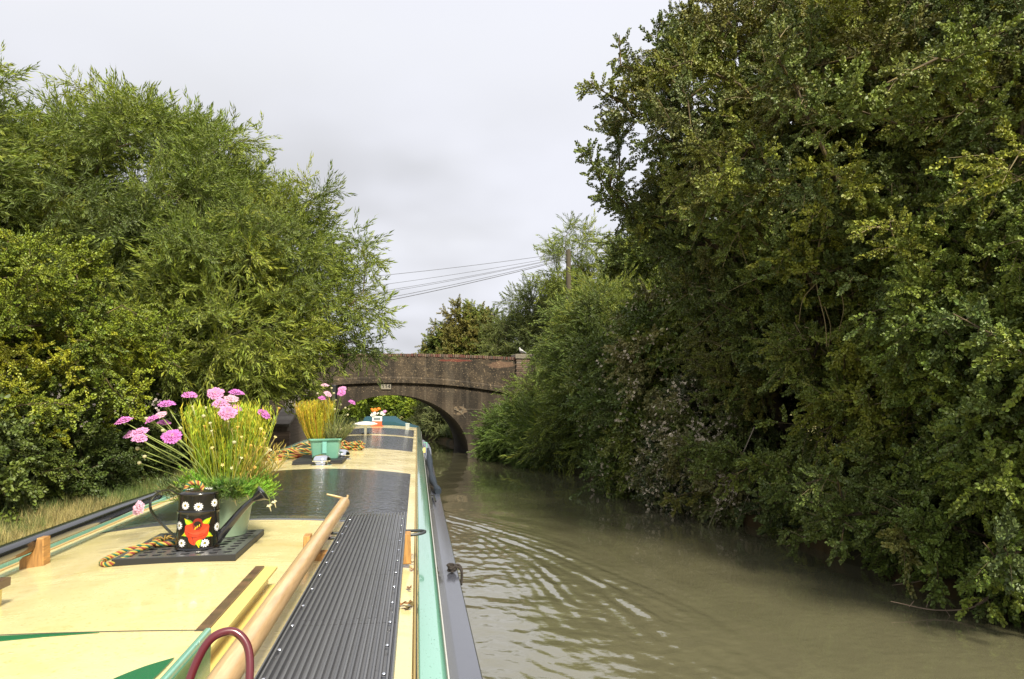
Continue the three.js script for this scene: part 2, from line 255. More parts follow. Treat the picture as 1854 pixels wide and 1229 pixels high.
    for (let k = 0; k < n; k++) { const d = c.out.clone().multiplyScalar(o.outw ?? 0.7).add(V(rs(), rs(), rs())).add(V(0, o.rise ?? 0.15, 0)).normalize(); shoot(c.p.clone().add(V(rs(0.2), rs(0.2), rs(0.2))), d, o.twigL * (0.5 + 0.9 * R()), base, o.sprigs, cs); }
  }
  part('twig', tw.geo(), o.twigMat ?? TWIG, g, 'stuff');
  instanced('foliage', LEAF[o.leaf], o.leafMat ?? leafOf[o.leaf], leaves, g);
  if (bloss.length) instanced('blossom', [o.bloomGeo ?? BLOOM], BLOOM_MAT, bloss, g);
  stats.push([o.name, clumps.length, leaves.length, bloss.length]);
  return g;
}
const stats = [];
const BLOOM = (() => { const m = new MB(), R = rng(77); for (let f = 0; f < 5; f++) { const c = V((R() - 0.5) * 0.1, R() * 0.08, (R() - 0.5) * 0.1), n = V(R() - 0.5, 0.8, R() - 0.5).normalize(), q = new THREE.Quaternion().setFromUnitVectors(UP, n); for (let k = 0; k < 5; k++) { const a = k / 5 * 6.283, P = (r, da, y) => { const v = V(Math.cos(a + da) * r, y, Math.sin(a + da) * r).applyQuaternion(q).add(c); return [v.x, v.y, v.z]; }; m.face([P(0.002, 0, 0), P(0.015, 0.45, 0.004), P(0.021, 0, 0.005), P(0.015, -0.45, 0.004)], [1, 1, 1]); } } return m.geo(); })();
const BLOOM_MAT = phy([1, 1, 1], 0.8, { vertexColors: true, side: THREE.DoubleSide });
// ---------- trees and bushes ----------
const HAW = [[0.108, 0.148, 0.030], [0.136, 0.176, 0.032], [0.195, 0.215, 0.030], [0.086, 0.118, 0.034]], HAWY = [[0.16, 0.21, 0.014], [0.235, 0.275, 0.016], [0.11, 0.16, 0.015], [0.30, 0.31, 0.018]];
const WIL = [[0.15, 0.205, 0.016], [0.215, 0.27, 0.02], [0.285, 0.325, 0.022], [0.11, 0.155, 0.016]];
const rightOk = (lim) => (p) => p.x > lim(p);
const brown = (frac, amt = 0.75) => (c, p, R) => { if (R() < frac(p)) c.lerp(rgb(0.20, 0.155, 0.035), 0.5 * (0.2 + 0.8 * R())); };
// right bank: tall hawthorns leaning over the water
tree({ name: 'hawthorn_tree', label: 'tall dark hawthorn leaning over the canal, its bare-tipped boughs reaching into the sky', cat: 'tree', seed: 101, base: [7.6, 0.4, -12.2], fork: [7.2, 2.2, -12.2],
  stems: [[7.6, 0.4, -12.2, 7.0, 2.4, -12.0], [8.0, 0.4, -11.6, 7.8, 2.8, -11.4], [7.2, 0.4, -13, 6.6, 2.2, -13.2]],
  lobes: [[6.7, 6.6, -12.4, 3.0, 3.0, 2.4], [6.6, 4.3, -12.4, 2.1, 2.2, 2.2], [6.9, 2.1, -12.3, 1.9, 2.0, 1.9, 1.3], [5.7, 0.6, -11.6, 0.8, 0.5, 1.6, 1.6], [5.6, 7.2, -12, 1.4, 1.5, 1.5, 0.8], [8.6, 7.2, -12.5, 2.6, 3, 2.6, 0.5]],
  arms: [[4.15, 8.75, -12], [3.4, 8.3, -12], [3.42, 7.75, -12], [2.8, 6.3, -12], [3.0, 6.0, -12.2], [3.2, 5.5, -12], [3.65, 4.9, -12.1], [3.2, 7.1, -11.8], [3.35, 6.8, -12.4], [3.6, 8.0, -12.6], [4.7, 9.0, -12], [3.15, 5.85, -11.6], [3.7, 5.2, -12.4]],
  clumps: 520, autoArms: 120, twigs: 11, twigL: 0.5, sprigs: 5, leaf: 'hawthorn', scale: 0.84, droop: 0.25, palette: HAW, tint: brown((p) => 0.12 + 0.5 * sstep(5, 8.5, p.y)), trunkR: 0.2, tip: 0.009, twigR: 0.0075, twigMat: TWIG_PALE, shell: 0.6, minY: 0.3 });
tree({ name: 'hawthorn_tree', label: 'nearest broad hawthorn filling the upper corner, with pale lichened twigs and browning haws', cat: 'tree', seed: 102, base: [8.3, 0.4, -8.6], fork: [8.0, 2, -8.6],
  stems: [[8.3, 0.4, -8.6, 7.6, 2.6, -8.4], [8.5, 0.4, -7.6, 7.8, 2.4, -7.4], [7.8, 0.4, -9.6, 7.0, 2.2, -9.8]],
  lobes: [[7.2, 5.6, -8.7, 2.9, 2.7, 2.4], [6.8, 3.2, -8.9, 2.0, 2.0, 2.2, 1.1], [7.0, 1.5, -8.7, 1.7, 1.4, 2.0, 1.3], [5.75, 0.7, -9.2, 0.7, 0.5, 1.6, 1.6], [5.9, 0.6, -7.2, 0.7, 0.5, 1.2, 1.6], [5.6, 5.6, -9.2, 1.6, 1.5, 1.6, 0.8], [7.6, 4.6, -6.8, 2.0, 2.6, 1.8]],
  arms: [[4.1, 5.3, -8.6], [4.6, 5.9, -8.3], [4.4, 4.7, -8.9], [5.0, 4.2, -8.0], [4.9, 3.6, -8.5], [5.2, 5.0, -7.2], [4.7, 6.4, -8.8], [5.1, 0.7, -9.0], [4.65, 0.2, -9.0], [5.0, 0.45, -8.8], [5.3, 1.2, -8.2]],
  clumps: 560, autoArms: 130, twigs: 11, twigL: 0.46, sprigs: 5, leaf: 'hawthorn', scale: 0.78, droop: 0.3, palette: [[0.125, 0.168, 0.032], [0.165, 0.21, 0.033], [0.235, 0.26, 0.030], [0.098, 0.136, 0.036]], tint: brown((p) => 0.05 + 0.42 * sstep(3.6, 5.5, p.y)), trunkR: 0.2, tip: 0.0095, twigR: 0.007, twigMat: TWIG_PALE, shell: 0.6, minY: 0.25 });
tree({ name: 'hawthorn_bush', label: 'green hawthorn bush trailing its lowest sprays onto the water at the frame edge', cat: 'bush', seed: 103, base: [7.3, 0.4, -6.4], fork: [7.1, 1.2, -6.4],
  lobes: [[6.9, 1.7, -6.5, 1.6, 1.7, 1.5, 1.2], [6.5, 3.1, -7.0, 1.4, 1.3, 1.3], [6.2, 0.7, -7.2, 1.1, 0.6, 1.2, 1.4]],
  arms: [[5.0, 0.28, -6.7], [5.05, 0.2, -6.3], [5.2, 0.6, -7.0], [5.0, 0.9, -6.9], [5.3, 1.4, -6.8], [5.25, 0.35, -5.9]],
  clumps: 300, autoArms: 30, twigs: 11, twigL: 0.42, sprigs: 5, leaf: 'hawthorn', scale: 0.78, droop: 0.3, palette: [[0.13, 0.185, 0.026], [0.185, 0.235, 0.03], [0.10, 0.145, 0.028]], trunkR: 0.1, shell: 0.6, minY: 0.2 });
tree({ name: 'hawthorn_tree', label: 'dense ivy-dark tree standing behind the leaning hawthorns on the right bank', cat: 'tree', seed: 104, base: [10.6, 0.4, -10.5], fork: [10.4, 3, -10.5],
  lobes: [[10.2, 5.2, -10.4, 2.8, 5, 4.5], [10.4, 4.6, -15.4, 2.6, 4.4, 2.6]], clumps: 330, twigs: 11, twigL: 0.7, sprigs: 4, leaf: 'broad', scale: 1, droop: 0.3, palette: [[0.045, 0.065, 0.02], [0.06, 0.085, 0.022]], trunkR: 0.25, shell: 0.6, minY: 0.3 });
tree({ name: 'bramble_bush', label: 'dark bramble thicket starred with pale pink flowers beside the leaning hawthorn', cat: 'bush', seed: 105, base: [6.4, 0.4, -15.8], fork: [6.3, 1.2, -15.7],
  lobes: [[5.9, 2.0, -15.7, 1.8, 2.1, 1.7], [5.4, 0.8, -15.6, 1.3, 0.8, 1.6, 1.3], [6.5, 3.6, -15.4, 1.5, 1.2, 1.4, 0.8], [4.9, 2.3, -16.9, 0.9, 1.1, 0.9, 0.9]],
  clumps: 300, twigs: 11, twigL: 0.5, sprigs: 4, leaf: 'bramble', scale: 1.0, droop: 0.45, palette: [[0.11, 0.16, 0.028], [0.15, 0.20, 0.03], [0.21, 0.245, 0.04], [0.27, 0.25, 0.09]], bloom: (p) => 0.14 + 0.5 * sstep(0.52, 0.68, fbm(p.x / 4 + 0.3, (p.y + p.z) / 4 + 0.5, 4, 4, 2)), trunkR: 0.06, minY: 0.15 });
tree({ name: 'bramble_bush', label: 'smaller faded bramble with dense buff-pink flowers drooping to the waterline', cat: 'bush', seed: 106, base: [6.0, 0.4, -13.7], fork: [5.9, 0.9, -13.6],
  lobes: [[5.5, 1.0, -13.7, 0.9, 1.2, 1.1], [5.25, 0.5, -13.1, 0.6, 0.45, 1.2, 1.4]], clumps: 150, twigs: 11, twigL: 0.4, sprigs: 4, leaf: 'bramble', scale: 0.85, droop: 0.45, palette: [[0.07, 0.09, 0.035], [0.18, 0.20, 0.055], [0.25, 0.235, 0.09], [0.14, 0.185, 0.03]], bloom: () => 0.5, trunkR: 0.05, minY: 0.12 });
tree({ name: 'willow_bush', label: 'feathery light green willow bush spilling over the bank beside the bridge', cat: 'bush', seed: 107, base: [5.6, 0.4, -20.6], fork: [5.5, 1.6, -20.5],
  lobes: [[5.5, 2.5, -20.4, 1.4, 2.3, 1.9], [6.2, 3.3, -20.8, 1.6, 1.45, 1.7], [4.6, 1.1, -21.2, 0.9, 0.9, 1.4, 1.2], [4.1, 1.0, -23.2, 0.6, 0.8, 1.2, 1.2], [4.45, 2.3, -23.9, 0.7, 0.9, 0.7], [3.75, 1.2, -24.2, 0.7, 0.8, 0.7]], clumps: 330, twigs: 10, twigL: 0.75, sprigs: 4, leaf: 'willow', scale: 1.0, droop: 0.5, palette: [[0.125, 0.178, 0.02], [0.175, 0.228, 0.023], [0.225, 0.265, 0.025], [0.10, 0.142, 0.02]], trunkR: 0.1, minY: 0.25, rise: 0.4 });
tree({ name: 'waterside_shrub', label: 'low bright green shrub at the foot of the bridge, hanging into the water', cat: 'bush', seed: 108, base: [3.6, 0.35, -24.3], fork: [3.6, 0.7, -24.3],
  lobes: [[3.3, 0.8, -24.3, 0.75, 0.75, 0.9], [3.9, 0.6, -22.4, 0.7, 0.5, 0.9]], clumps: 120, twigs: 11, twigL: 0.45, sprigs: 4, leaf: 'herb', scale: 0.9, droop: 0.6, palette: [[0.12, 0.20, 0.02], [0.17, 0.26, 0.025], [0.09, 0.15, 0.02]], trunkR: 0.04, minY: 0.15 });
tree({ name: 'thorn_tree', label: 'yellow-green thorn tree behind the willow bush, below the wooden pole', cat: 'tree', seed: 109, base: [7.4, 0.4, -24.2], fork: [7.3, 2.2, -24.2],
  lobes: [[7.4, 4.4, -24.2, 1.6, 1.8, 1.8], [5.9, 3.7, -25.4, 1.2, 1.3, 1.4, 0.8], [8.2, 6, -22.5, 1.8, 2.2, 1.8]], clumps: 230, twigs: 11, twigL: 0.6, sprigs: 4, leaf: 'broad', scale: 0.75, droop: 0.35, palette: [[0.11, 0.15, 0.02], [0.16, 0.19, 0.02], [0.08, 0.12, 0.022]], trunkR: 0.14 });
tree({ name: 'willow_sapling', label: 'thin airy willow sapling rising against the sky around the wooden pole', cat: 'tree', seed: 110, base: [7.0, 0.45, -31.2], fork: [6.9, 4.5, -31.2],
  lobes: [[6.75, 7.9, -31, 0.7, 1.5, 0.6], [7.5, 6.9, -31.2, 1.1, 1.1, 0.8], [8.9, 6.6, -31, 1.2, 1.4, 0.9]], arms: [[6.75, 9.6, -31], [6.4, 9.1, -31], [7.2, 9.0, -31], [5.6, 8.5, -31], [5.3, 7.0, -31], [5.9, 7.8, -31], [7.9, 8.6, -31], [8.4, 8.2, -31], [9.4, 8.4, -31]], clumps: 46, twigs: 7, twigL: 0.5, sprigs: 3, leaf: 'willow', scale: 1.1, droop: 0.35, palette: WIL, trunkR: 0.07, tip: 0.006, armTwig: 0.5 });
// beyond the bridge
tree({ name: 'elder_tree', label: 'spiky yellow-green tree standing behind the middle of the bridge parapet', cat: 'tree', seed: 111, base: [2.6, 0.45, -37], fork: [2.6, 2.2, -37],
  lobes: [[2.5, 4.2, -37, 1.4, 2.0, 1.3], [3.6, 3.8, -36.6, 1.2, 1.5, 1.2], [1.5, 3.6, -36.8, 1.0, 1.1, 1.0, 0.7]], arms: [[0.6, 5.0, -36.8], [0.75, 4.4, -36.8], [2.5, 6.6, -37], [3.2, 6.3, -37], [1.5, 5.6, -37], [3.9, 6.2, -36.6], [0.9, 5.5, -36.8]], clumps: 170, twigs: 10, twigL: 0.6, sprigs: 4, leaf: 'broad', scale: 0.9, droop: 0.2, armTwig: 0.4, palette: [[0.10, 0.14, 0.022], [0.15, 0.18, 0.024], [0.17, 0.15, 0.03]], trunkR: 0.14 });
tree({ name: 'bank_tree', label: 'round bushy green tree behind the bridge pier where the bird perches', cat: 'tree', seed: 112, base: [5.6, 0.45, -33.5], fork: [5.6, 2, -33.5],
  lobes: [[5.5, 4.2, -33.5, 1.9, 2.5, 1.6], [7.2, 4.6, -33, 2, 2.6, 1.8], [4.4, 4.0, -33.5, 0.9, 1.3, 1.0]], clumps: 210, twigs: 10, twigL: 0.6, sprigs: 4, leaf: 'herb', scale: 1.3, droop: 0.4, palette: [[0.11, 0.15, 0.022], [0.155, 0.19, 0.026], [0.08, 0.115, 0.022]], trunkR: 0.16 });
tree({ name: 'flowering_bush', label: 'cream-flowered bush seen through the right side of the bridge arch', cat: 'bush', seed: 113, base: [2.4, 0.35, -36], fork: [2.3, 0.9, -36],
  lobes: [[1.9, 1.0, -35.6, 1.0, 1.1, 1.2], [1.1, 0.7, -38, 0.9, 0.8, 1.2]], clumps: 150, twigs: 10, twigL: 0.4, sprigs: 4, leaf: 'herb', scale: 0.9, droop: 0.3, palette: [[0.17, 0.21, 0.06], [0.24, 0.26, 0.09], [0.13, 0.18, 0.04]], bloom: (p) => 0.3 * sstep(0.9, 1.7, p.y), bloomColor: [0.75, 0.70, 0.45], trunkR: 0.04, minY: 0.15 });
tree({ name: 'bank_hedge', label: 'leafy green hedge curving round the bend, framed by the bridge arch', cat: 'hedge', seed: 114, base: [-1.4, 0.45, -44], fork: [-1.4, 1.2, -44],
  stems: [[-1.4, 0.45, -44, -1.4, 1.3, -44], [1.4, 0.45, -42.5, 1.4, 1.3, -42.5], [-5, 0.45, -48, -5, 1.4, -48]],
  lobes: [[-1.2, 1.8, -44.2, 2.2, 2.2, 1.6], [1.6, 1.9, -42.4, 2.0, 2.1, 1.6], [-5.2, 2.2, -48.5, 3.0, 2.6, 1.8], [5, 2.2, -40, 2.4, 2.4, 2]], clumps: 330, twigs: 10, twigL: 0.6, sprigs: 4, leaf: 'broad', scale: 1.0, droop: 0.35, palette: [[0.20, 0.29, 0.022], [0.26, 0.34, 0.024], [0.14, 0.21, 0.02]], trunkR: 0.08, minY: 0.25 });
tree({ name: 'towpath_bush', label: 'dull olive bush by the towpath seen through the left side of the arch', cat: 'bush', seed: 115, base: [-5.6, 0.45, -33.5], fork: [-5.5, 1, -33.5],
  lobes: [[-5.6, 1.7, -33.5, 1.6, 1.7, 1.6], [-7, 1.9, -37.5, 1.7, 2.0, 1.7]], clumps: 150, twigs: 10, twigL: 0.5, sprigs: 4, leaf: 'broad', scale: 0.85, droop: 0.35, palette: [[0.11, 0.135, 0.04], [0.16, 0.18, 0.055], [0.085, 0.125, 0.03]], trunkR: 0.06, minY: 0.35 });
tree({ name: 'field_hedge', label: 'distant field hedge closing the view beyond the canal bend', cat: 'hedge', seed: 116, base: [-10, 0.5, -62], fork: [-10, 1.4, -62],
  stems: [[-10, 0.5, -62, -10, 1.6, -62], [0, 0.5, -60, 0, 1.6, -60], [9, 0.5, -56, 9, 1.6, -56], [-24, 0.5, -60, -24, 1.6, -60]],
  lobes: [[-11, 2.4, -62, 5, 2.4, 1.8], [0, 2.2, -60, 6, 2.2, 1.8], [10, 2.3, -56, 6, 2.3, 1.8], [-24, 3, -60, 8, 3, 2]], clumps: 330, twigs: 8, twigL: 1.0, sprigs: 5, leaf: 'broad', scale: 2.0, droop: 0.3, palette: [[0.07, 0.11, 0.022], [0.10, 0.14, 0.028]], trunkR: 0.1 });
// left bank
tree({ name: 'willow_tree', label: 'large rounded willow on the towpath side, its branches hanging out towards the bridge', cat: 'tree', seed: 121, base: [-6.6, 0.45, -19], fork: [-6.3, 2.4, -18.8],
  stems: [[-6.6, 0.45, -19, -6.2, 2.6, -18.8], [-6.0, 0.45, -18.6, -5.0, 2.2, -18.3], [-7.2, 0.45, -18.4, -7.6, 2.8, -18]],
  lobes: [[-6.8, 6.1, -18.6, 2.7, 2.75, 2.4], [-4.5, 5.3, -18.2, 1.9, 2.2, 2.0], [-3.1, 4.4, -18.4, 1.1, 1.6, 1.4, 0.9], [-5.2, 3.4, -17.4, 2.5, 1.9, 1.8, 1.1], [-4.0, 2.7, -18.6, 1.0, 1.1, 1.4], [-8.8, 6.1, -17.6, 1.8, 2.3, 2.0], [-7.2, 3.6, -17.2, 2.0, 2.0, 1.6]],
  arms: [[-8.1, 9.3, -18], [-7.2, 9.15, -18], [-6.35, 8.9, -18], [-4.75, 8.45, -18], [-3.7, 8.2, -18], [-2.2, 7.05, -18], [-1.6, 6.0, -18], [-1.25, 5.4, -18], [-0.85, 3.95, -18], [-1.0, 3.2, -18], [-1.5, 5.8, -18.4], [-1.3, 4.6, -18], [-5.5, 8.65, -18], [-2.8, 7.45, -18.2], [-1.4, 4.1, -18.6]],
  clumps: 620, autoArms: 40, twigs: 10, twigL: 0.75, sprigs: 4, leaf: 'willow', scale: 1.0, droop: 0.45, rise: 0.3, armTwig: 0.32, palette: WIL, trunkR: 0.22, tip: 0.007, twigMat: TWIG_GREEN, minY: 1.0, ok: (p) => !(p.x > -4.9 && p.y < 1.85) });
tree({ name: 'willow_tree', label: 'second willow further left, its topmost sprays touching the highest skyline', cat: 'tree', seed: 122, base: [-10.6, 0.45, -16], fork: [-10.4, 2.6, -16],
  lobes: [[-10.4, 5.4, -15.8, 2.1, 2.9, 2.2], [-9.6, 6.5, -15.2, 1.2, 1.5, 1.3, 0.9], [-12.4, 5.4, -15, 2.2, 3, 2]], arms: [[-8.6, 8.9, -15.2], [-8.2, 8.3, -15.2], [-9.2, 9.2, -15.2], [-9.9, 9.4, -15.4]], clumps: 280, autoArms: 20, twigs: 10, twigL: 0.7, sprigs: 4, leaf: 'willow', scale: 1.0, droop: 0.4, rise: 0.3, armTwig: 0.4, palette: WIL, trunkR: 0.22, twigMat: TWIG_GREEN });
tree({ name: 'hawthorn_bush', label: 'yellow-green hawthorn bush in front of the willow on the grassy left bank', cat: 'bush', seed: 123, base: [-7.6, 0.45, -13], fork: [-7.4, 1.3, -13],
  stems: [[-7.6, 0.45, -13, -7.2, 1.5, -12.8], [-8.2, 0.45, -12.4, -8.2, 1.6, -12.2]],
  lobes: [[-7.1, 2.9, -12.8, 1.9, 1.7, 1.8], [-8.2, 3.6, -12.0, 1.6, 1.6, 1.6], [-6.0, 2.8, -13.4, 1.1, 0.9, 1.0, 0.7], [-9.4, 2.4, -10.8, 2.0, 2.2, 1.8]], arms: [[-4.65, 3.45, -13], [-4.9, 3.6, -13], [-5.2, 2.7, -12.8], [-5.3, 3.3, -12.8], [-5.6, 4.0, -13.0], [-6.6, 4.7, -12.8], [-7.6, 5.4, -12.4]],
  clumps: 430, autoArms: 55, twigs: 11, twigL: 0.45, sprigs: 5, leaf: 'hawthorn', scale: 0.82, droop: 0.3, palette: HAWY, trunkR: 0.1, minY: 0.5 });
tree({ name: 'hedge', label: 'towpath hedge between the hawthorn bush and the willow, shade painted into its dark leaf colours', cat: 'hedge', seed: 124, base: [-6.9, 0.45, -17], fork: [-6.9, 1.2, -17],
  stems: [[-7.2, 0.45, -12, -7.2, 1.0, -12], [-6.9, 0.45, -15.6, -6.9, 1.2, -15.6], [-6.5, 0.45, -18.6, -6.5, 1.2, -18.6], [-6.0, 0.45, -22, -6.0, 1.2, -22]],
  lobes: [[-7.0, 1.3, -12.4, 1.3, 1.2, 2.0, 1.2], [-8.4, 1.5, -10.4, 1.4, 1.4, 1.6], [-6.3, 0.95, -13.6, 0.9, 0.8, 1.8, 1.5], [-6.7, 0.9, -10.9, 1.0, 0.8, 1.4, 1.5], [-5.9, 1.0, -16.6, 0.8, 0.9, 1.6, 1.4], [-6.8, 1.6, -15.8, 1.2, 1.4, 1.7], [-6.4, 1.5, -18.8, 1.2, 1.4, 1.9], [-5.9, 1.7, -22.2, 1.3, 1.5, 2.0], [-8.2, 2.4, -20, 1.8, 2.2, 4]], clumps: 660, twigs: 11, twigL: 0.45, sprigs: 4, leaf: 'hawthorn', scale: 1.0, droop: 0.3, palette: [[0.065, 0.10, 0.018], [0.085, 0.12, 0.02], [0.11, 0.15, 0.02]], trunkR: 0.08, minY: 0.5, bloom: (p) => (p.x > -6.9 && p.z > -16.6 && p.y > 1.6 && p.y < 2.3 ? 0.22 : 0), bloomColor: [0.7, 0.6, 0.58] });  // dark leaf palette stands in for shade at the foot of the hawthorn bush
tree({ name: 'field_tree', label: 'leafy tree behind the left-hand willows, just glimpsed through their gaps', cat: 'tree', seed: 125, base: [-13, 0.5, -23], fork: [-13, 2.4, -23],
  lobes: [[-13, 5, -23, 4, 4.2, 3], [-9.5, 4, -24, 3, 3.4, 2.4], [-16, 4, -17, 3, 4, 4]], clumps: 260, twigs: 10, twigL: 0.9, sprigs: 4, leaf: 'broad', scale: 1.4, droop: 0.3, palette: [[0.06, 0.09, 0.02], [0.08, 0.12, 0.024]], trunkR: 0.25 });

// ---------- grass ----------
const TUFT = [1, 2, 3].map((s) => { const R = rng(s * 31), m = new MB(); for (let k = 0; k < 11; k++) { const a = R() * 6.28, r = R() * 0.05, L = 0.10 + 0.16 * R(), l = 0.03 + 0.12 * R(), w = 0.0035, t = 0.75 + 0.5 * R(), c = [t, t, t], x = Math.cos(a) * r, z = Math.sin(a) * r, dx = Math.cos(a), dz = Math.sin(a), px = -dz * w, pz = dx * w; m.face([[x - px, -0.02, z - pz], [x + px, -0.02, z + pz], [x + dx * l * 0.4 + px * 0.8, L * 0.6, z + dz * l * 0.4 + pz * 0.8], [x + dx * l * 0.4 - px * 0.8, L * 0.6, z + dz * l * 0.4 - pz * 0.8]], c); m.face([[x + dx * l * 0.4 - px * 0.8, L * 0.6, z + dz * l * 0.4 - pz * 0.8], [x + dx * l * 0.4 + px * 0.8, L * 0.6, z + dz * l * 0.4 + pz * 0.8], [x + dx * l, L, z + dz * l]], c); } return m.geo(); });
function grass(name, label, n, seed, where, pal, sc) {
  const R = rng(seed), list = [], g = new THREE.Group(); g.name = numbered(name); tag(g, label, 'grass', undefined, 'stuff'); scene.add(g);
  for (let k = 0; k < n; k++) { const p = where(R); if (!p) continue; const f = fbm(p.x / 8 + 0.5, p.z / 8 + 0.5, 5, 5, 3), c = rgb(...pal[0]).lerp(rgb(...pal[1]), sstep(0.42, 0.66, f + (R() - 0.5) * 0.25 + 0.16 * sstep(-12, -8, p.z) - 0.16 * sstep(1.6, 3.2, along(LB, p.z) - p.x))); list.push({ m: place(p, V((R() - 0.5) * 0.5, 1, (R() - 0.5) * 0.5).normalize(), R() * 6.3, sc * (0.6 + 0.8 * R())), c: c.multiplyScalar(0.8 + 0.4 * R()) }); }
  instanced('blade', TUFT, MATT, list, g);
}
grass('grass', 'rough half-dry grass on the left bank in front of the hedge', 15000, 51, (R) => { const z = -5 - 21 * R(), x = along(LB, z) - 0.02 - 3.9 * Math.pow(R(), 0.8); return V(x, 0.36, z); }, [[0.12, 0.18, 0.03], [0.38, 0.31, 0.11]], 0.72);
grass('grass', 'grass and weeds along the right-hand water edge under the bushes', 5000, 52, (R) => { const z = -4 - 21 * R(), d = 1.6 * R() * R(); return V(along(RB, z) + 0.05 + d, 0.22 + 0.1 * d, z); }, [[0.06, 0.10, 0.025], [0.13, 0.15, 0.04]], 1.2);
grass('grass', 'grass beyond the bridge along the bend of the canal', 4000, 53, (R) => { const z = -31 - 16 * R(); return R() < 0.5 ? V(along(RB, z) + 0.1 + 2.5 * R() * R(), 0.3, z) : V(along(LB, z) - 0.1 - 3 * R() * R(), 0.33, z); }, [[0.10, 0.15, 0.03], [0.2, 0.2, 0.06]], 1.8);
{ // nettles and weeds at the foot of the left hedge
  const R = rng(71), list = [], g = new THREE.Group(); g.name = 'weeds'; tag(g, 'nettles and rank weeds growing along the foot of the left hedge', 'weeds', undefined, 'stuff'); scene.add(g);
  for (let k = 0; k < 2600; k++) { const z = -7 - 18 * R(), f = fbm(z / 20 + 2, 0.3, 12, 4, 3), x = along(LB, z) - 1.55 - 1.5 * f - 1.5 * Math.pow(R(), 0.6), p = V(x, 0.4, z), c = rgb(0.10, 0.155, 0.022).lerp(rgb(0.19, 0.22, 0.04), R() * R()); list.push({ m: place(p, V((R() - 0.5) * 0.7, 1, (R() - 0.5) * 0.7).normalize(), R() * 6.3, 0.5 + 0.75 * R()), c: c.multiplyScalar(0.8 + 0.4 * R()) }); }
  instanced('leafy_stem', [...LEAF.herb, ...LEAF.bramble], MATT, list, g);
}
// ---------- bridge ----------
const wallTex = (() => {
  const R = rng(7), dots = []; const W = 2048, H = 1024, sp = new Float32Array(W * H);
  for (let k = 0; k < 15000; k++) { const x = Math.floor(R() * W), y = Math.floor(H * (0.35 + 0.65 * Math.pow(R(), 0.8))), s = 2 + Math.floor(R() * R() * 6), v = 0.25 + 0.75 * R(); for (let j = 0; j < s; j++) for (let i = 0; i < s; i++) sp[Math.min(H - 1, y + j) * W + (x + i) % W] = v; }
  return tex(W, H, (u, v, i, j) => {
    const x = -9.5 + 13 * u, y = -0.9 + 5 * v;            // metres on the wall
    const n = fbm(u, v, 26, 10, 6, 0.6), st = fbm(u, v, 120, 3, 3), big = fbm(u + 0.2, v, 7, 4, 3);
    let r = 0.235, g = 0.203, b = 0.166, m = 0.62 + 0.75 * n; r *= m; g *= m; b *= m;
    const warm = sstep(0.5, 0.7, big) * 0.5; r += 0.018 * warm; g += 0.008 * warm;
    const streak = sstep(0.58, 0.74, st) * sstep(0.2, 1.8, y) * 0.22; r = lerp(r, 0.50, streak); g = lerp(g, 0.46, streak); b = lerp(b, 0.40, streak);
    const dark = sstep(0.55, 0.7, fbm(u + 0.5, v + 0.5, 60, 3, 3)) * 0.2; r *= 1 - dark; g *= 1 - dark; b *= 1 - dark;
    if (y > 2.45) { const t = 0.25 * sstep(0.45, 0.65, fbm(u, v, 50, 20, 4)); r = lerp(r, 0.45, t); g = lerp(g, 0.38, t); b = lerp(b, 0.29, t); }
    const pp = (cx, cy, rx, ry) => sstep(1.15, 0.75, Math.hypot((x - cx) / rx, (y - cy) / ry) + 0.8 * (fbm(u, v, 60, 30, 3) - 0.5));
    let k = pp(-0.55, 3.36, 0.7, 0.045); r = lerp(r, 0.42, k); g = lerp(g, 0.22, k); b = lerp(b, 0.18, k);      // bare red brick
    k = pp(1.15, 3.22, 0.55, 0.12) * 0.6; r = lerp(r, 0.55, k); g = lerp(g, 0.42, k); b = lerp(b, 0.34, k);
    k = sstep(0.5, 0.0, y) * 0.45 * (0.6 + 0.8 * n); r = lerp(r, 0.36, k); g = lerp(g, 0.33, k); b = lerp(b, 0.26, k);
    const pale = 0.6 * pp(-0.35, 1.55, 0.28, 0.16) * sstep(0.45, 0.6, fbm(u, v, 150, 60, 2)); r = lerp(r, 0.60, pale); g = lerp(g, 0.52, pale); b = lerp(b, 0.42, pale);
    const s = sp[j * W + i] * (y > 2.2 ? 0.9 : 0.4); r = lerp(r, 0.62, s * 0.8); g = lerp(g, 0.54, s * 0.8); b = lerp(b, 0.42, s * 0.8);
    return [r, g, b];
  }, true);
})();
const courseTex = tex(512, 512, (u, v) => { const row = Math.floor(v * 13), fy = v * 13 - row, x = u * 4.44 + (row % 2) * 0.5, fx = x - Math.floor(x), jnt = Math.min(sstep(0, 0.14, fy) * sstep(1, 0.86, fy), sstep(0, 0.05, fx) * sstep(1, 0.95, fx)); return 0.35 * jnt + 0.65 * fbm(u, v, 40, 40, 4, 0.6); });
const wallBump = courseTex.clone(); wallBump.repeat.set(13, 5); wallBump.needsUpdate = true;
const WALL = new THREE.MeshStandardMaterial({ map: wallTex, roughness: 0.95, bumpMap: wallBump, bumpScale: 0.006 });
const STONE = std([0.14, 0.118, 0.095], 0.95, { bumpMap: courseTex, bumpScale: 0.02 });
const SOFFIT = std([0.085, 0.068, 0.052], 0.95, { bumpMap: courseTex, bumpScale: 0.012 });
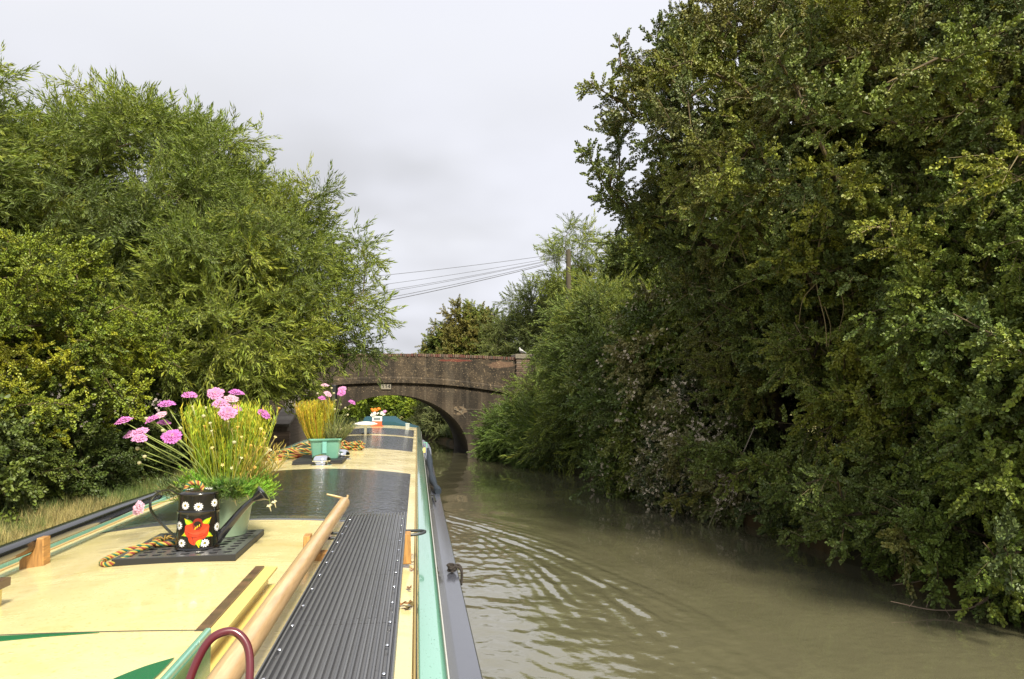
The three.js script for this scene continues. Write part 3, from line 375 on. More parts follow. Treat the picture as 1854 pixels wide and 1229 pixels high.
{
  const br = thing('canal_bridge', 'old brown arched canal bridge with a weathered parapet crossing the water', 'bridge', [1.87, 0, -26.84], 0.075);
  const cx = -2.72, A = 2.72, Bb = 2.12, arch = (x) => Bb * Math.sqrt(Math.max(0, 1 - Math.pow((x - cx) / A, 2)));
  const S = (x) => 2.555 - 0.0215 * Math.pow(x - cx, 2), T = (x) => 3.49 - 0.0062 * Math.pow(x + 2.2, 2), x0 = -9, x1 = 1.72, D = 4.3;
  const wuv = (x, y) => [(x + 9.5) / 13, (y + 0.9) / 5];
  // front face of the spandrel, built in columns; parapet above the string course
  const fm = new MB(), pm = new MB(), sm = new MB(), im = new MB(), N = 120;
  const jit = rng(3), J = []; for (let k = 0; k <= N; k++) J.push((jit() - 0.5) * 0.012);
  const xsA = []; for (let k = 0; k <= N; k++) { let x = lerp(x0, x1, k / N); xsA.push(x); }
  for (const e of [cx - A, cx + A]) { let b = 0; xsA.forEach((x, k) => { if (Math.abs(x - e) < Math.abs(xsA[b] - e)) b = k; }); xsA[b] = e; }
  const bot = (x) => (Math.abs(x - cx) < A - 1e-6 ? arch(x) : -1);
  const ycol = [0, 0.12, 0.3, 0.5, 0.7, 0.85, 1];
  const wallCol = (m, xa, xb, lo, hi, z, back) => { for (let k = 0; k < ycol.length - 1; k++) { const q = (x, t, s) => { const l = lo(x, s), y = lerp(l, hi(x), t); return { p: [x, y, z], u: wuv(x, y) }; }; const c = [q(xa, ycol[k], 1), q(xb, ycol[k], -1), q(xb, ycol[k + 1], -1), q(xa, ycol[k + 1], 1)]; if (back) c.reverse(); m.face(c.map((e) => e.p), undefined, c.map((e) => e.u)); } };
  const lo = (x, s) => { const e = Math.abs(x - cx); if (e < A - 1e-4) return arch(x); if (Math.abs(e - A) < 1e-3) { const inside = (x > cx) ? s < 0 : s > 0; return inside ? 0.0 : -1; } return -1; };
  for (let k = 0; k < N; k++) { wallCol(fm, xsA[k], xsA[k + 1], lo, S, 0); wallCol(fm, xsA[k], xsA[k + 1], lo, S, -D, true); }
  part('spandrel_wall', fm.geo(), WALL, br);
  for (let k = 0; k < N; k++) { wallCol(pm, xsA[k], xsA[k + 1], (x) => S(x) + 0.2, T, 0.03); wallCol(pm, xsA[k], xsA[k + 1], (x) => S(x) + 0.2, T, -0.36, true); wallCol(pm, xsA[k], xsA[k + 1], (x) => S(x) + 0.2, T, -D + 0.36); wallCol(pm, xsA[k], xsA[k + 1], (x) => S(x) + 0.2, T, -D - 0.03, true); }
  part('parapet', pm.geo(), WALL, br);
  for (let k = 0; k < N; k++) { const a = xsA[k], b = xsA[k + 1], f = (pts) => sm.face(pts, undefined, pts.map((q) => wuv(q[0], q[1] + (q[2] - 0.1)))), z = 0.095, ch = 0.03, j = J[k], j2 = J[k + 1];
    f([[a, S(a), 0], [a, S(a), z + j], [b, S(b), z + j2], [b, S(b), 0]].reverse()); f([[a, S(a), z + j], [b, S(b), z + j2], [b, S(b) + 0.17, z + j2], [a, S(a) + 0.17, z + j]]); f([[a, S(a) + 0.17, z + j], [b, S(b) + 0.17, z + j2], [b, S(b) + 0.22, 0.02], [a, S(a) + 0.22, 0.02]]); }
  part('string_course', sm.geo(), WALL, br);
  im.sheet(60, 12, (u, v) => { const a = Math.PI * (1 - u), x = cx + A * Math.cos(a), y = Bb * Math.sin(a); return [x, u > 0 && u < 1 ? y : y - 1, -D * v, u * 7.5, v * D]; });
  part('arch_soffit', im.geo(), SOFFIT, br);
  const deck = new MB(); deck.sheet(30, 1, (u, v) => { const x = lerp(x0, x1, u); return [x, S(x) + 0.3, lerp(-0.35, -D + 0.35, v)]; }); part('road_deck', deck.geo(), std([0.09, 0.085, 0.08], 0.9), br);
  // brick-on-edge coping, one brick at a time
  const R = rng(21), cb = [0, 1, 2].map((s) => { const g = new RoundedBoxGeometry(0.066, 0.108, 0.43, 1, 0.008); return g; }), cm = [[0.17, 0.085, 0.062], [0.15, 0.095, 0.072], [0.21, 0.14, 0.10], [0.12, 0.095, 0.075], [0.17, 0.07, 0.052]].map((c) => std(c, 0.9, { bumpMap: courseTex, bumpScale: 0.01 }));
  for (let x = -7.6, k = 0; x < x1 - 0.03; x += 0.078, k++) { const m = part('coping_brick', cb[k % 3], cm[Math.floor(R() * 5)], br); m.position.set(x, T(x) + 0.052 + (R() - 0.5) * 0.014, -0.165 + (R() - 0.5) * 0.03); m.rotation.set(0, (R() - 0.5) * 0.08, (R() - 0.5) * 0.1 - 0.0124 * (x + 2.2)); }
  // end pier with stone cap
  const pr = new MB(); pr.box(1.72, 2.35, -1, 2.3, -0.62, 0.11); const pier = part('end_pier', pr.geo(), STONE, br);
  const bm = [[0.24, 0.165, 0.115], [0.29, 0.205, 0.15], [0.19, 0.14, 0.105], [0.26, 0.21, 0.165]].map((c) => std(c, 0.92, { bumpMap: courseTex, bumpScale: 0.01 })), core = new MB(); core.box(1.735, 2.335, 2.3, 3.42, -0.605, 0.095); part('mortar_core', core.geo(), std([0.22, 0.19, 0.15], 1), pier);
  const bg = [new RoundedBoxGeometry(0.202, 0.066, 0.1, 1, 0.006), new RoundedBoxGeometry(0.1, 0.066, 0.202, 1, 0.006)];
  for (let r = 0; r < 15; r++) { const y = 2.338 + r * 0.0745; for (let k = 0; k < 3; k++) { const a = part('brick', bg[0], bm[Math.floor(R() * 4)], pier); a.position.set(1.826 + k * 0.21 + (r % 2 ? 0.02 : -0.004), y, 0.062 + R() * 0.006); } for (let k = 0; k < 3; k++) { const a = part('brick', bg[1], bm[Math.floor(R() * 4)], pier); a.position.set(2.303 + R() * 0.006, y, -0.14 - k * 0.21 + (r % 2 ? 0.03 : 0)); } }
  const cap = part('stone_cap', new RoundedBoxGeometry(0.70, 0.17, 0.8, 2, 0.015), std([0.29, 0.255, 0.20], 0.95, { bumpMap: courseTex, bumpScale: 0.02 }), pier); cap.position.set(2.035, 3.535, -0.255);
  // footing stones at the waterline
  for (let k = 0; k < 9; k++) { const s = part('footing_stone', new RoundedBoxGeometry(0.28 + 0.14 * R(), 0.13 + 0.06 * R(), 0.34, 2, 0.03), STONE, br); s.position.set(0.12 + k * 0.25, 0.015 + 0.03 * R(), 0.04 + 0.05 * R()); s.rotation.set((R() - 0.5) * 0.12, (R() - 0.5) * 0.2, (R() - 0.5) * 0.1); }
  // bridge number plate
  const cv = document.createElement('canvas'); cv.width = 256; cv.height = 160; const c = cv.getContext('2d'); c.fillStyle = '#8f887a'; c.fillRect(0, 0, 256, 160); c.fillStyle = '#8d8473'; c.fillRect(0, 140, 256, 20); c.fillStyle = '#0d0b09'; c.font = 'bold 150px sans-serif'; c.textAlign = 'center'; c.fillText('114', 128, 128);
  const ct = new THREE.CanvasTexture(cv); ct.colorSpace = THREE.SRGBColorSpace; const np = new MB(); np.box(-0.17, 0.17, -0.1, 0.1, -0.012, 0.016); const plate = part('number_plate', np.geo(), std([0.5, 0.46, 0.38], 0.8), br); plate.position.set(-2.97, 2.42, 0.02);
  const face = part('plate_lettering', new THREE.PlaneGeometry(0.33, 0.19), new THREE.MeshStandardMaterial({ map: ct, roughness: 0.7 }), plate); face.position.z = 0.02;
  // ivy stems on the wall
  const iv = new MB(), tw = (pts, r) => iv.tube(smooth(pts, 14), (t) => r * (1 - 0.7 * t), 5);
  tw([[1.45, 1.1, 0.03], [1.3, 1.45, 0.03], [1.12, 1.75, 0.03], [1.05, 2.1, 0.03]], 0.012); tw([[1.3, 1.45, 0.03], [1.22, 1.6, 0.03], [1.25, 1.8, 0.03]], 0.008); tw([[-0.35, 1.5, 0.02], [-0.1, 1.6, 0.03], [0.5, 1.58, 0.03], [1.0, 1.5, 0.03]], 0.004); tw([[-0.55, 1.62, 0.03], [-0.3, 1.5, 0.03], [-0.12, 1.28, 0.02]], 0.008); tw([[-0.28, 1.5, 0.03], [-0.2, 1.8, 0.04]], 0.008);
  const dead = new THREE.Mesh(iv.geo(), std([0.30, 0.26, 0.20], 0.95)); dead.name = 'dead_creeper'; tag(dead, 'pale dead creeper stems clinging to the bridge face near the right haunch', 'creeper'); dead.position.set(1.87, 0, -26.84); dead.rotation.y = 0.075; scene.add(dead);
}
{ // wing wall on the towpath side
  const w = thing('wing_wall', 'low brown wing wall with a sloping pale coping beside the towpath, left of the bridge', 'wall', [-4.0, 0, -26.4], 0);
  const m = new MB(), a = [0.22, 5.6], n = 12; for (let k = 0; k < n; k++) { const t0 = k / n, t1 = (k + 1) / n, P = (t, y, o) => [a[0] * t + o, y, a[1] * t], h = (t) => lerp(2.4, 1.25, Math.pow(t, 0.8)); m.face([P(t0, -0.2, 0.3), P(t1, -0.2, 0.3), P(t1, h(t1), 0.3), P(t0, h(t0), 0.3)].reverse(), undefined, [[t0 * 5, 0], [t1 * 5, 0], [t1 * 5, h(t1)], [t0 * 5, h(t0)]].reverse()); m.face([P(t0, -0.2, -0.1), P(t1, -0.2, -0.1), P(t1, h(t1), -0.1), P(t0, h(t0), -0.1)]); }
  m.face([[a[0] - 0.1, -0.2, a[1]], [a[0] + 0.3, -0.2, a[1]], [a[0] + 0.3, 1.25, a[1]], [a[0] - 0.1, 1.25, a[1]]]); part('wall_face', m.geo(), std([0.15, 0.115, 0.085], 0.95, { bumpMap: courseTex, bumpScale: 0.03 }), w);
  const sg = new RoundedBoxGeometry(0.5, 0.09, 0.56, 1, 0.015), sm = [[0.33, 0.29, 0.24], [0.27, 0.23, 0.19]].map((c) => std(c, 0.95, { bumpMap: courseTex, bumpScale: 0.02 })); for (let k = 0; k < 10; k++) { const t = (k + 0.5) / 10, h = lerp(2.4, 1.25, Math.pow(t, 0.8)), s = part('coping_stone', sg, sm[k % 2], w); s.position.set(a[0] * t + 0.1, h + 0.04, a[1] * t); s.rotation.set(0.17, 0.04, 0); }
}
const WOOD_G = (() => tex(256, 256, (u, v) => { const n = fbm(u, v, 4, 40, 4, 0.6), k = 0.55 + 0.6 * n; return [0.62 * k, 0.53 * k, 0.47 * k]; }, true))();
const WOODGREY = new THREE.MeshStandardMaterial({ map: WOOD_G, roughness: 0.9, bumpMap: WOOD_G, bumpScale: 0.006 });
{ // plank barrier on the towpath, rail beyond the bridge pier
  const f = thing('plank_fence', 'short weathered two-board plank fence on the towpath left of the bridge', 'fence', [-3.40, 0.3, -19.2], -0.06);
  for (const x of [-0.42, 0.2]) { const m = new MB(); m.box(x - 0.05, x + 0.05, -0.2, 0.92, -0.11, -0.03); part('post', m.geo(), WOODGREY, f); }
  for (const y of [0.44, 0.68]) { const m = new MB(); m.box(-0.55, 0.26, y, y + 0.21, -0.025, 0.015); const b = part('board', m.geo(), WOODGREY, f); b.rotation.z = y > 0.6 ? 0.012 : -0.01; }
  const g = thing('rail_fence', 'grey timber rail fence running right from the bridge pier into the bushes', 'fence', [4.25, 2.3, -26.9], 0);
  for (const x of [0.9, 2.6]) { const m = new MB(); m.box(x - 0.05, x + 0.05, -1.4, 1.3, -0.06, 0.04); part('post', m.geo(), WOODGREY, g); }
  for (const y of [1.12, 0.72]) { const m = new MB(); m.box(-0.02, 2.9, y, y + 0.1, 0.045, 0.09); const r = part('rail', m.geo(), WOODGREY, g); r.rotation.z = -0.03; }
}
{ // telegraph pole and wires
  const p = thing('telegraph_pole', 'brown wooden telegraph pole rising from the bushes right of the bridge', 'pole', [5.88, 0.5, -28.4]);
  const m = new MB(); m.tube([V(0, -0.5, 0), V(0.015, 3.5, 0), V(0, 7.35, 0)], (t) => 0.125 - 0.03 * t, 12); part('post', m.geo(), std([0.085, 0.07, 0.045], 0.9, { bumpMap: barkTex, bumpScale: 0.01 }), p);
  const c = new MB(); for (const y of [7.2, 7.0]) c.box(-0.13, -0.085, y - 0.03, y + 0.03, -0.03, 0.03); part('wire_bracket', c.geo(), std([0.12, 0.12, 0.12], 0.5, { metalness: 0.6 }), p);
  const ends = [[7.72, 5.75, 0.22, 0.008], [7.62, 5.15, 0.26, 0.007], [7.57, 4.75, 0.3, 0.007], [7.55, 4.62, 0.3, 0.007], [7.5, 4.2, 0.32, 0.009], [7.46, 4.0, 0.32, 0.012]];
  ends.forEach(([ya, yb, sag, r], k) => { const a = V(5.78, ya, -28.4), b = V(-10.6, yb, -28), pts = []; for (let q = 0; q <= 24; q++) { const t = q / 24, s = a.clone().lerp(b, t); s.y -= sag * 4 * t * (1 - t); pts.push(s); } const w = new MB(); w.tube(pts, r, 5); const o = new THREE.Mesh(w.geo(), std([0.06, 0.06, 0.065], 0.6)); o.name = numbered('overhead_wire'); tag(o, ['topmost single wire strung from the wooden pole above all the others', 'second wire down from the top of the bundle crossing the sky', 'third wire down, just above the fine middle pair', 'fourth wire down, lying almost on the third', 'second lowest wire just above the thickest one', 'thickest and lowest black wire sagging from the wooden pole over the bridge'][k], 'wire', 'wires strung from the telegraph pole'); scene.add(o); });
}
{ // pigeon on the pier cap
  const m = new MB(), b = thing('pigeon', 'pale grey pigeon perched on the stone cap of the bridge pier', 'bird', [3.82, 3.615, -26.9], -0.5);
  const body = new MB(), pts = smooth([[0.16, 0.035, 0], [0.09, 0.06, 0], [0.02, 0.09, 0], [-0.05, 0.135, 0], [-0.085, 0.185, 0], [-0.10, 0.225, 0], [-0.115, 0.245, 0]], 24), rr = [0.01, 0.03, 0.058, 0.064, 0.036, 0.03, 0.012];
  body.tube(pts, (t) => { const q = t * 6, k = Math.min(5, Math.floor(q)); return lerp(rr[k], rr[k + 1], q - k); }, 12); body.tube([V(-0.115, 0.24, 0), V(-0.14, 0.232, 0)], (t) => 0.008 * (1 - t), 6); part('body', body.geo(), std([0.42, 0.41, 0.41], 0.8), b);
  for (const s of [-1, 1]) { const w = new MB(); w.tube(smooth([[-0.05, 0.13, 0.05 * s], [0.03, 0.11, 0.055 * s], [0.15, 0.055, 0.02 * s]], 8), (t) => 0.03 * (1 - t) + 0.004, 6); part('wing', w.geo(), std([0.3, 0.3, 0.31], 0.8), b); const l = new MB(); l.tube([V(-0.01, 0.07, 0.02 * s), V(-0.015, 0.0, 0.022 * s), V(-0.04, 0.002, 0.024 * s)], 0.005, 5); part('leg', l.geo(), std([0.3, 0.1, 0.08], 0.7), b); }
}
// bare twigs reaching over the water
{
  const t1 = new MB(); t1.tube(smooth([[5.9, 0.75, -6.5], [5.35, 0.12, -6.6], [5.0, 0.04, -6.72], [4.6, 0.1, -6.86]], 16), (t) => 0.010 * (1 - 0.8 * t) + 0.001, 5); for (const [x, z, d] of [[5.2, -6.64, 0.1], [5.05, -6.7, -0.07], [4.9, -6.76, 0.12], [4.75, -6.8, 0.06]]) t1.tube([V(x, 0.06, z), V(x + 0.03, 0.06 + d, z + 0.03)], 0.003, 4); t1.tube(smooth([[5.9, 0.7, -6.8], [5.3, 0.22, -7.2], [4.95, 0.12, -7.35]], 10), (t) => 0.007 * (1 - 0.7 * t), 5);
  const o = new THREE.Mesh(t1.geo(), std([0.30, 0.22, 0.15], 0.9)); o.name = 'fallen_branch'; tag(o, 'bare thorny brown branch lying out over the water at the lower right', 'branch'); scene.add(o);
  const t2 = new MB(); const s = (pts, r) => t2.tube(smooth(pts, 14), (t) => r * (1 - 0.8 * t) + 0.0012, 5);
  s([[5.2, 4.3, -8.7], [4.98, 4.0, -8.6], [4.93, 3.5, -8.6], [5.0, 3.0, -8.55], [4.98, 2.7, -8.5]], 0.012); s([[4.98, 4.0, -8.6], [5.15, 3.6, -8.55], [5.22, 3.2, -8.5], [5.15, 2.9, -8.5]], 0.008); s([[4.93, 3.5, -8.6], [4.75, 3.3, -8.6], [4.68, 3.0, -8.6]], 0.006); s([[5.0, 3.2, -8.55], [5.1, 2.95, -8.6], [5.06, 2.7, -8.6]], 0.005);
  const h = new THREE.Mesh(t2.geo(), std([0.26, 0.2, 0.09], 0.9)); h.name = numbered('hanging_twig'); tag(h, 'bare lichened twig dangling down the dark face of the hawthorns', 'twig'); scene.add(h);
  const t3 = new MB(); const u = (pts, r) => t3.tube(smooth(pts, 12), (t) => r * (1 - 0.8 * t) + 0.0012, 5); u([[5.3, 1.6, -11.2], [5.0, 0.9, -11.3], [4.75, 0.35, -11.4], [4.6, -0.05, -11.5]], 0.009); u([[5.0, 0.9, -11.3], [4.85, 0.5, -11.1], [4.7, 0.35, -11.0]], 0.005); u([[5.4, 1.2, -10.8], [5.1, 0.7, -10.9], [4.9, 0.2, -11.0]], 0.006); u([[5.2, 0.9, -10.8], [5.15, 0.5, -10.7], [5.2, 0.25, -10.6]], 0.005);
  const k = new THREE.Mesh(t3.geo(), std([0.3, 0.25, 0.18], 0.9)); k.name = numbered('drooping_branch'); tag(k, 'bare grey branch dipping into the water below the leaning hawthorn', 'branch'); scene.add(k);
}
// ---------- the narrowboat ----------
const CX = -0.752, roofY = (x) => 1.455 + 0.062 * (1 - Math.pow((x - CX) / 0.78, 2));
const ripple = tex(512, 512, (u, v) => 0.55 * fbm(u, v, 5, 90, 3, 0.6) + 0.45 * fbm(u, v, 60, 60, 3));
const wetTex = tex(512, 512, (u, v) => { const n = fbm(u, v, 5, 5, 5, 0.6), d = fbm(u, v, 90, 90, 2); const s = sstep(0.55, 0.66, fbm(u + 0.1, v, 9, 46, 4, 0.6)) * sstep(0.46, 0.6, fbm(u, v + 0.4, 3, 4, 2)); return (0.40 + 0.22 * sstep(0.42, 0.62, n) * (0.5 + 0.6 * d)) * (1 - 0.75 * s); });
const dropTex = (() => { const W = 1024, h = new Float32Array(W * W), R = rng(61); for (let k = 0; k < 900; k++) { const x = R() * W, y = R() * W, r = 1.5 + 4.5 * R() * R() * R() , st = 1 + R() * 0.6; for (let j = -8; j <= 8; j++) for (let i = -8; i <= 8; i++) { const d = Math.hypot(i / st, j) / r; if (d < 1) { const a = ((Math.floor(y) + j + W) % W) * W + (Math.floor(x) + i + W) % W; h[a] = Math.max(h[a], Math.sqrt(1 - d * d) * r / 6); } } } return tex(W, W, (u, v, i, j) => h[j * W + i]); })();
const dirtTex = (base, amt) => tex(512, 512, (u, v) => { const n = fbm(u, v, 7, 7, 5, 0.6), s = fbm(u + 0.3, v, 130, 130, 2), d = amt * sstep(0.5, 0.75, n) + 0.45 * sstep(0.73, 0.80, s); return base.map((c, k) => c * (1 - d * [0.12, 0.16, 0.3][k]) * (0.985 + 0.03 * n)); }, true);
const CREAM_C = [0.86, 0.80, 0.595];
const CREAM = new THREE.MeshPhysicalMaterial({ map: dirtTex(CREAM_C, 0.3), roughness: 0.5, roughnessMap: wetTex, bumpMap: dropTex, bumpScale: 0.0011, clearcoat: 0.3, clearcoatRoughness: 0.06 });
const CREAMP = phy([0.74, 0.60, 0.20], 0.3, { clearcoat: 0.3, clearcoatRoughness: 0.1 });
const GREEN = phy([0.19, 0.43, 0.33], 0.12, { ior: 1.7, clearcoat: 1, clearcoatRoughness: 0.05, bumpMap: dropTex, bumpScale: 0.0018 });
const DKGREEN = phy([0.008, 0.135, 0.05], 0.25, { clearcoat: 0.4, clearcoatRoughness: 0.1 });
const SLATE = phy([0.075, 0.08, 0.105], 0.25, { ior: 1.6, clearcoat: 0.7, clearcoatRoughness: 0.12, bumpMap: ripple, bumpScale: 0.0008 });
const NONSLIP = phy([0.018, 0.019, 0.023], 0.13, { ior: 1.65, bumpMap: ripple, bumpScale: 0.0045 });
const BORDER = phy([0.07, 0.075, 0.09], 0.2, { ior: 1.6, clearcoat: 0.5 });
const BLACK = phy([0.012, 0.012, 0.013], 0.22, { clearcoat: 0.8, clearcoatRoughness: 0.08 }), RUBBER = std([0.02, 0.02, 0.022], 0.5), CHROME = std([0.85, 0.86, 0.88], 0.06, { metalness: 1 });
const woodTex = tex(256, 512, (u, v) => { const n = fbm(u, v, 26, 3, 4, 0.6), k = 0.6 + 0.65 * n; return [0.72 * k, 0.53 * k, 0.30 * k]; }, true);
const WOOD = new THREE.MeshStandardMaterial({ map: woodTex, roughness: 0.65 }); woodTex.repeat.set(4, 4);
const boat = thing('narrowboat', 'long cream-roofed narrowboat with green edges and black slate gunwales heading for the bridge', 'boat', [0, 0, 0]);
{
  const hw = (z) => { const t = sstep(-17, -19.6, z); return 1.085 * (1 - 0.93 * t * t); }, Z0 = 1.2, Z1 = -19.5, nz = 60, hull = new MB();
  for (const s of [-1, 1]) hull.sheet(4, nz, (u, v) => { const z = lerp(Z0, Z1, v), x = CX + s * hw(z) * (1 - 0.04 * (1 - u)), y = lerp(-0.5, 0.69 + 0.5 * sstep(-16, -19.5, z), u); return [x, y, z]; }, s > 0);
  part('hull', hull.geo(), BLACK, boat);
  for (const s of [-1, 1]) { const g = new MB(); const xs = (z) => CX + s * (hw(z) + 0.006), top = (z) => 0.7 + 0.5 * sstep(-16, -19.5, z); g.sheet(4, nz, (u, v) => { const z = lerp(Z0, Z1, v), w = 0.135, t = [[0, -0.055], [0, -0.008], [0.008, 0], [w - 0.01, 0], [w, -0.004]][Math.round(u * 4)]; return [xs(z) - s * t[0], top(z) + t[1], z]; }, s < 0); part('gunwale', g.geo(), SLATE, boat); }
  for (const s of [-1, 1]) { const g = new MB(); g.sheet(3, 40, (u, v) => { const z = lerp(-0.6, -14.9, v); return [CX + s * lerp(0.975, 0.826, u), lerp(0.69, 1.45, u), z, z, u]; }, s > 0); part('cabin_side', g.geo(), phy([0.17, 0.17, 0.15], 0.2, { clearcoat: 0.6 }), boat); const st = new MB(); st.box(CX + s * 0.836 - 0.004, CX + s * 0.836 + 0.004, 1.385, 1.393, -14.9, -0.6); part('coach_line', st.geo(), phy([0.5, 0.5, 0.46], 0.3), boat); }
  const bk = new MB(); bk.prism([[CX - 0.97, 0.7], [CX + 0.97, 0.7], [CX + 0.82, 1.45], [CX, roofY(CX) - 0.01], [CX - 0.82, 1.45]], -0.66, -0.62); part('rear_bulkhead', bk.geo(), DKGREEN, boat);
  const rf = new MB(); rf.sheet(24, 60, (u, v) => { const x = lerp(CX - 0.785, CX + 0.785, u), z = lerp(-0.6, -14.95, v); return [x, roofY(x), z, x / 0.9, z / 0.9]; }); part('roof', rf.geo(), CREAM, boat);
  const fe = new MB(); fe.sheet(24, 1, (u, v) => { const x = lerp(CX - 0.8, CX + 0.8, u); return [x, v ? 0.75 : roofY(x), -14.95]; }); part('front_bulkhead', fe.geo(), DKGREEN, boat);
  for (const s of [-1, 1]) { const prof = [[0.757, 1.445], [0.759, 1.478], [0.766, 1.484], [0.812, 1.481], [0.824, 1.472], [0.829, 1.455], [0.829, 1.425], [0.823, 1.415]]; const h = new MB(); h.sheet(prof.length - 1, 60, (u, v) => { const q = prof[Math.round(u * (prof.length - 1))], z = lerp(-0.6, -14.95, v); return [CX + s * q[0], q[1], z, q[0] * 3, z]; }, s < 0); for (const z of [-0.6, -14.95]) h.face((s > 0) === (z < -1) ? prof.map((q) => [CX + s * q[0], q[1], z]).reverse() : prof.map((q) => [CX + s * q[0], q[1], z]), undefined, prof.map((q) => [q[0], q[1]])); part('handrail', h.geo(), GREEN, boat); const b = new MB(); b.tube([V(CX + s * 0.752, roofY(CX + 0.752) + 0.003, -0.6), V(CX + s * 0.752, roofY(CX + 0.752) + 0.003, -14.95)], 0.005, 5); part('edge_bead', b.geo(), std([0.45, 0.33, 0.15], 0.6), boat); }
  // non-slip panels and the smooth band behind the first
  const panel = (za, zb, mat, name, lift) => { const m = new MB(), e = [[0, 0], [1, lift]]; m.sheet(28, 8, (u, v) => { const x = lerp(-1.438, -0.045, u), z = lerp(za, zb, v), ed = u === 0 || u === 1 || v === 0 || v === 1; return [x, roofY(x) + (ed ? 0.0008 : lift), z, x, z]; }); return part(name, m.geo(), mat, boat); };
  panel(-3.79, -6.12, NONSLIP, 'nonslip_panel', 0.005); panel(-3.66, -3.785, BORDER, 'panel_band', 0.004); panel(-8.5, -11.15, NONSLIP, 'nonslip_panel', 0.005); panel(-11.5, -13.7, NONSLIP, 'nonslip_panel', 0.005);
  // sliding hatch on its runners
  const hatch = new MB(), hx0 = -1.16, hx1 = -0.438; hatch.sheet(8, 6, (u, v) => { const x = lerp(hx0, hx1, u), z = lerp(-0.5, -1.668, v); return [x, 1.606 + 0.006 * (1 - Math.pow(2 * u - 1, 2)), z, x / 0.9, z / 0.9]; }); const H = part('hatch', hatch.geo(), CREAM, boat);
  const fr = new MB(); fr.box(hx0, hx1, 1.53, 1.605, -1.670, -1.664); part('hatch_front', fr.geo(), CREAMP, H); const sm = new MB(); sm.sheet(12, 1, (u, v) => [lerp(hx0, hx1, u), 1.6075 + 0.006 * (1 - Math.pow(2 * u - 1, 2)), lerp(-1.6665, -1.6735, v)]); part('hatch_seam', sm.geo(), std([0.05, 0.05, 0.03], 0.7), H);
  for (const s of [0, 1]) { const e = new RoundedBoxGeometry(0.014, 0.092, 1.18, 2, 0.005); const m = part('hatch_edge', e, s ? GREEN : DKGREEN, H); m.position.set(s ? hx1 + 0.006 : hx0 - 0.006, 1.566, -1.084); }
  const olive = new MB(); olive.box(hx1 + 0.0135, hx1 + 0.0155, 1.514, 1.600, -1.66, -0.5); part('hatch_side', olive.geo(), phy([0.05, 0.20, 0.07], 0.2, { clearcoat: 0.6 }), H);
  const scroll = (pts) => { const s = new THREE.Shape(); s.moveTo(...pts[0]); s.splineThru(pts.slice(1).map((q) => new THREE.Vector2(...q))); const g = new THREE.ExtrudeGeometry(s, { depth: 0.0015, bevelEnabled: false, curveSegments: 12 }); g.rotateX(-Math.PI / 2); const m = part('painted_scroll', g, DKGREEN, H); m.position.y = 1.6125; return m; };
  scroll([[-0.645, 1.664], [-0.74, 1.650], [-0.84, 1.628], [-1.0, 1.612], [-0.95, 1.640], [-0.84, 1.662], [-0.645, 1.664]]); scroll([[-0.447, 1.50], [-0.492, 1.45], [-0.53, 1.37], [-0.545, 1.25], [-0.49, 1.28], [-0.452, 1.38], [-0.447, 1.50]]).position.y = 1.6085;
  for (const s of [1, -1]) { const zf = s > 0 ? -2.41 : -2.36, x = (d) => CX - 0.043 + s * (d + (s < 0 ? 0.028 : -0.026)), a = Math.min(x(0.392), x(0.368)), b = Math.max(x(0.392), x(0.368)), y0 = roofY(x(0.385)) - 0.01; const m = new MB(); m.box(Math.min(x(0.372), x(0.362)), Math.max(x(0.372), x(0.362)), y0, 1.574, zf, -0.6); m.box(Math.min(x(0.365), x(0.395)), Math.max(x(0.365), x(0.395)), y0, y0 + 0.022, zf, -0.6); m.box(Math.min(x(0.362), x(0.398)), Math.max(x(0.362), x(0.398)), 1.566, 1.573, zf, -0.6); const rn = part('hatch_runner', m.geo(), CREAMP, boat); const w = new MB(); w.box(Math.min(x(0.335), x(0.361)), Math.max(x(0.335), x(0.361)), 1.555, 1.578, zf + 0.01, -0.62); part('wood_strip', w.geo(), new THREE.MeshPhysicalMaterial({ map: WOOD_G, color: rgb(0.45, 0.33, 0.24), roughness: 0.35, clearcoat: 0.4 }), rn); }
  // mushroom vents
  for (const [x, z] of [[-0.79, -6.42], [-0.685, -7.0]]) { const m = new MB(), y = roofY(x); m.lathe([[0.0, 0.0], [0.088, 0.001], [0.088, 0.006], [0.058, 0.008], [0.054, 0.03], [0.074, 0.032], [0.079, 0.04], [0.077, 0.055], [0.066, 0.074], [0.045, 0.086], [0.02, 0.092], [0, 0.093]], 28, 0, x, y, z); part('mushroom_vent', m.geo(), CHROME, boat); }
  // cratch cover over the foredeck
  const ck = new MB(), zs = [-14.98, -15.4, -16.2, -17.2, -18.3], sag = [0, 0.012, 0.03, 0.012, 0]; const prof = (k) => { const z = zs[k], w = k < 3 ? 0.80 : lerp(0.80, 0.35, (k - 2) / 2), h = [1.585, 1.66, 1.66, 1.60, 1.25][k]; return [[-w - 0.1, 0.75], [-w, 1.42 - 0.08 * Math.max(0, k - 2)], [-w * 0.42, lerp(1.42, h, 0.7) - sag[k]], [-0.30 * (k < 4 ? 1 : 0.4), h], [0.30 * (k < 4 ? 1 : 0.4), h], [w * 0.42 + 0.1, lerp(1.42, h, 0.7) - sag[k]], [w, 1.44 - 0.08 * Math.max(0, k - 2)], [w + 0.1, 0.75]].map(([x, y]) => [CX + x, y, z]); };
  ck.sheet(7, 4, (u, v) => prof(Math.round(v * 4))[Math.round(u * 7)]); const e0 = prof(0); ck.face(e0.map((q) => [q[0], q[1], q[2] + 0.002])); part('cratch_cover', ck.geo(), std([0.011, 0.065, 0.09], 0.75, { bumpMap: ripple, bumpScale: 0.004 }), boat);
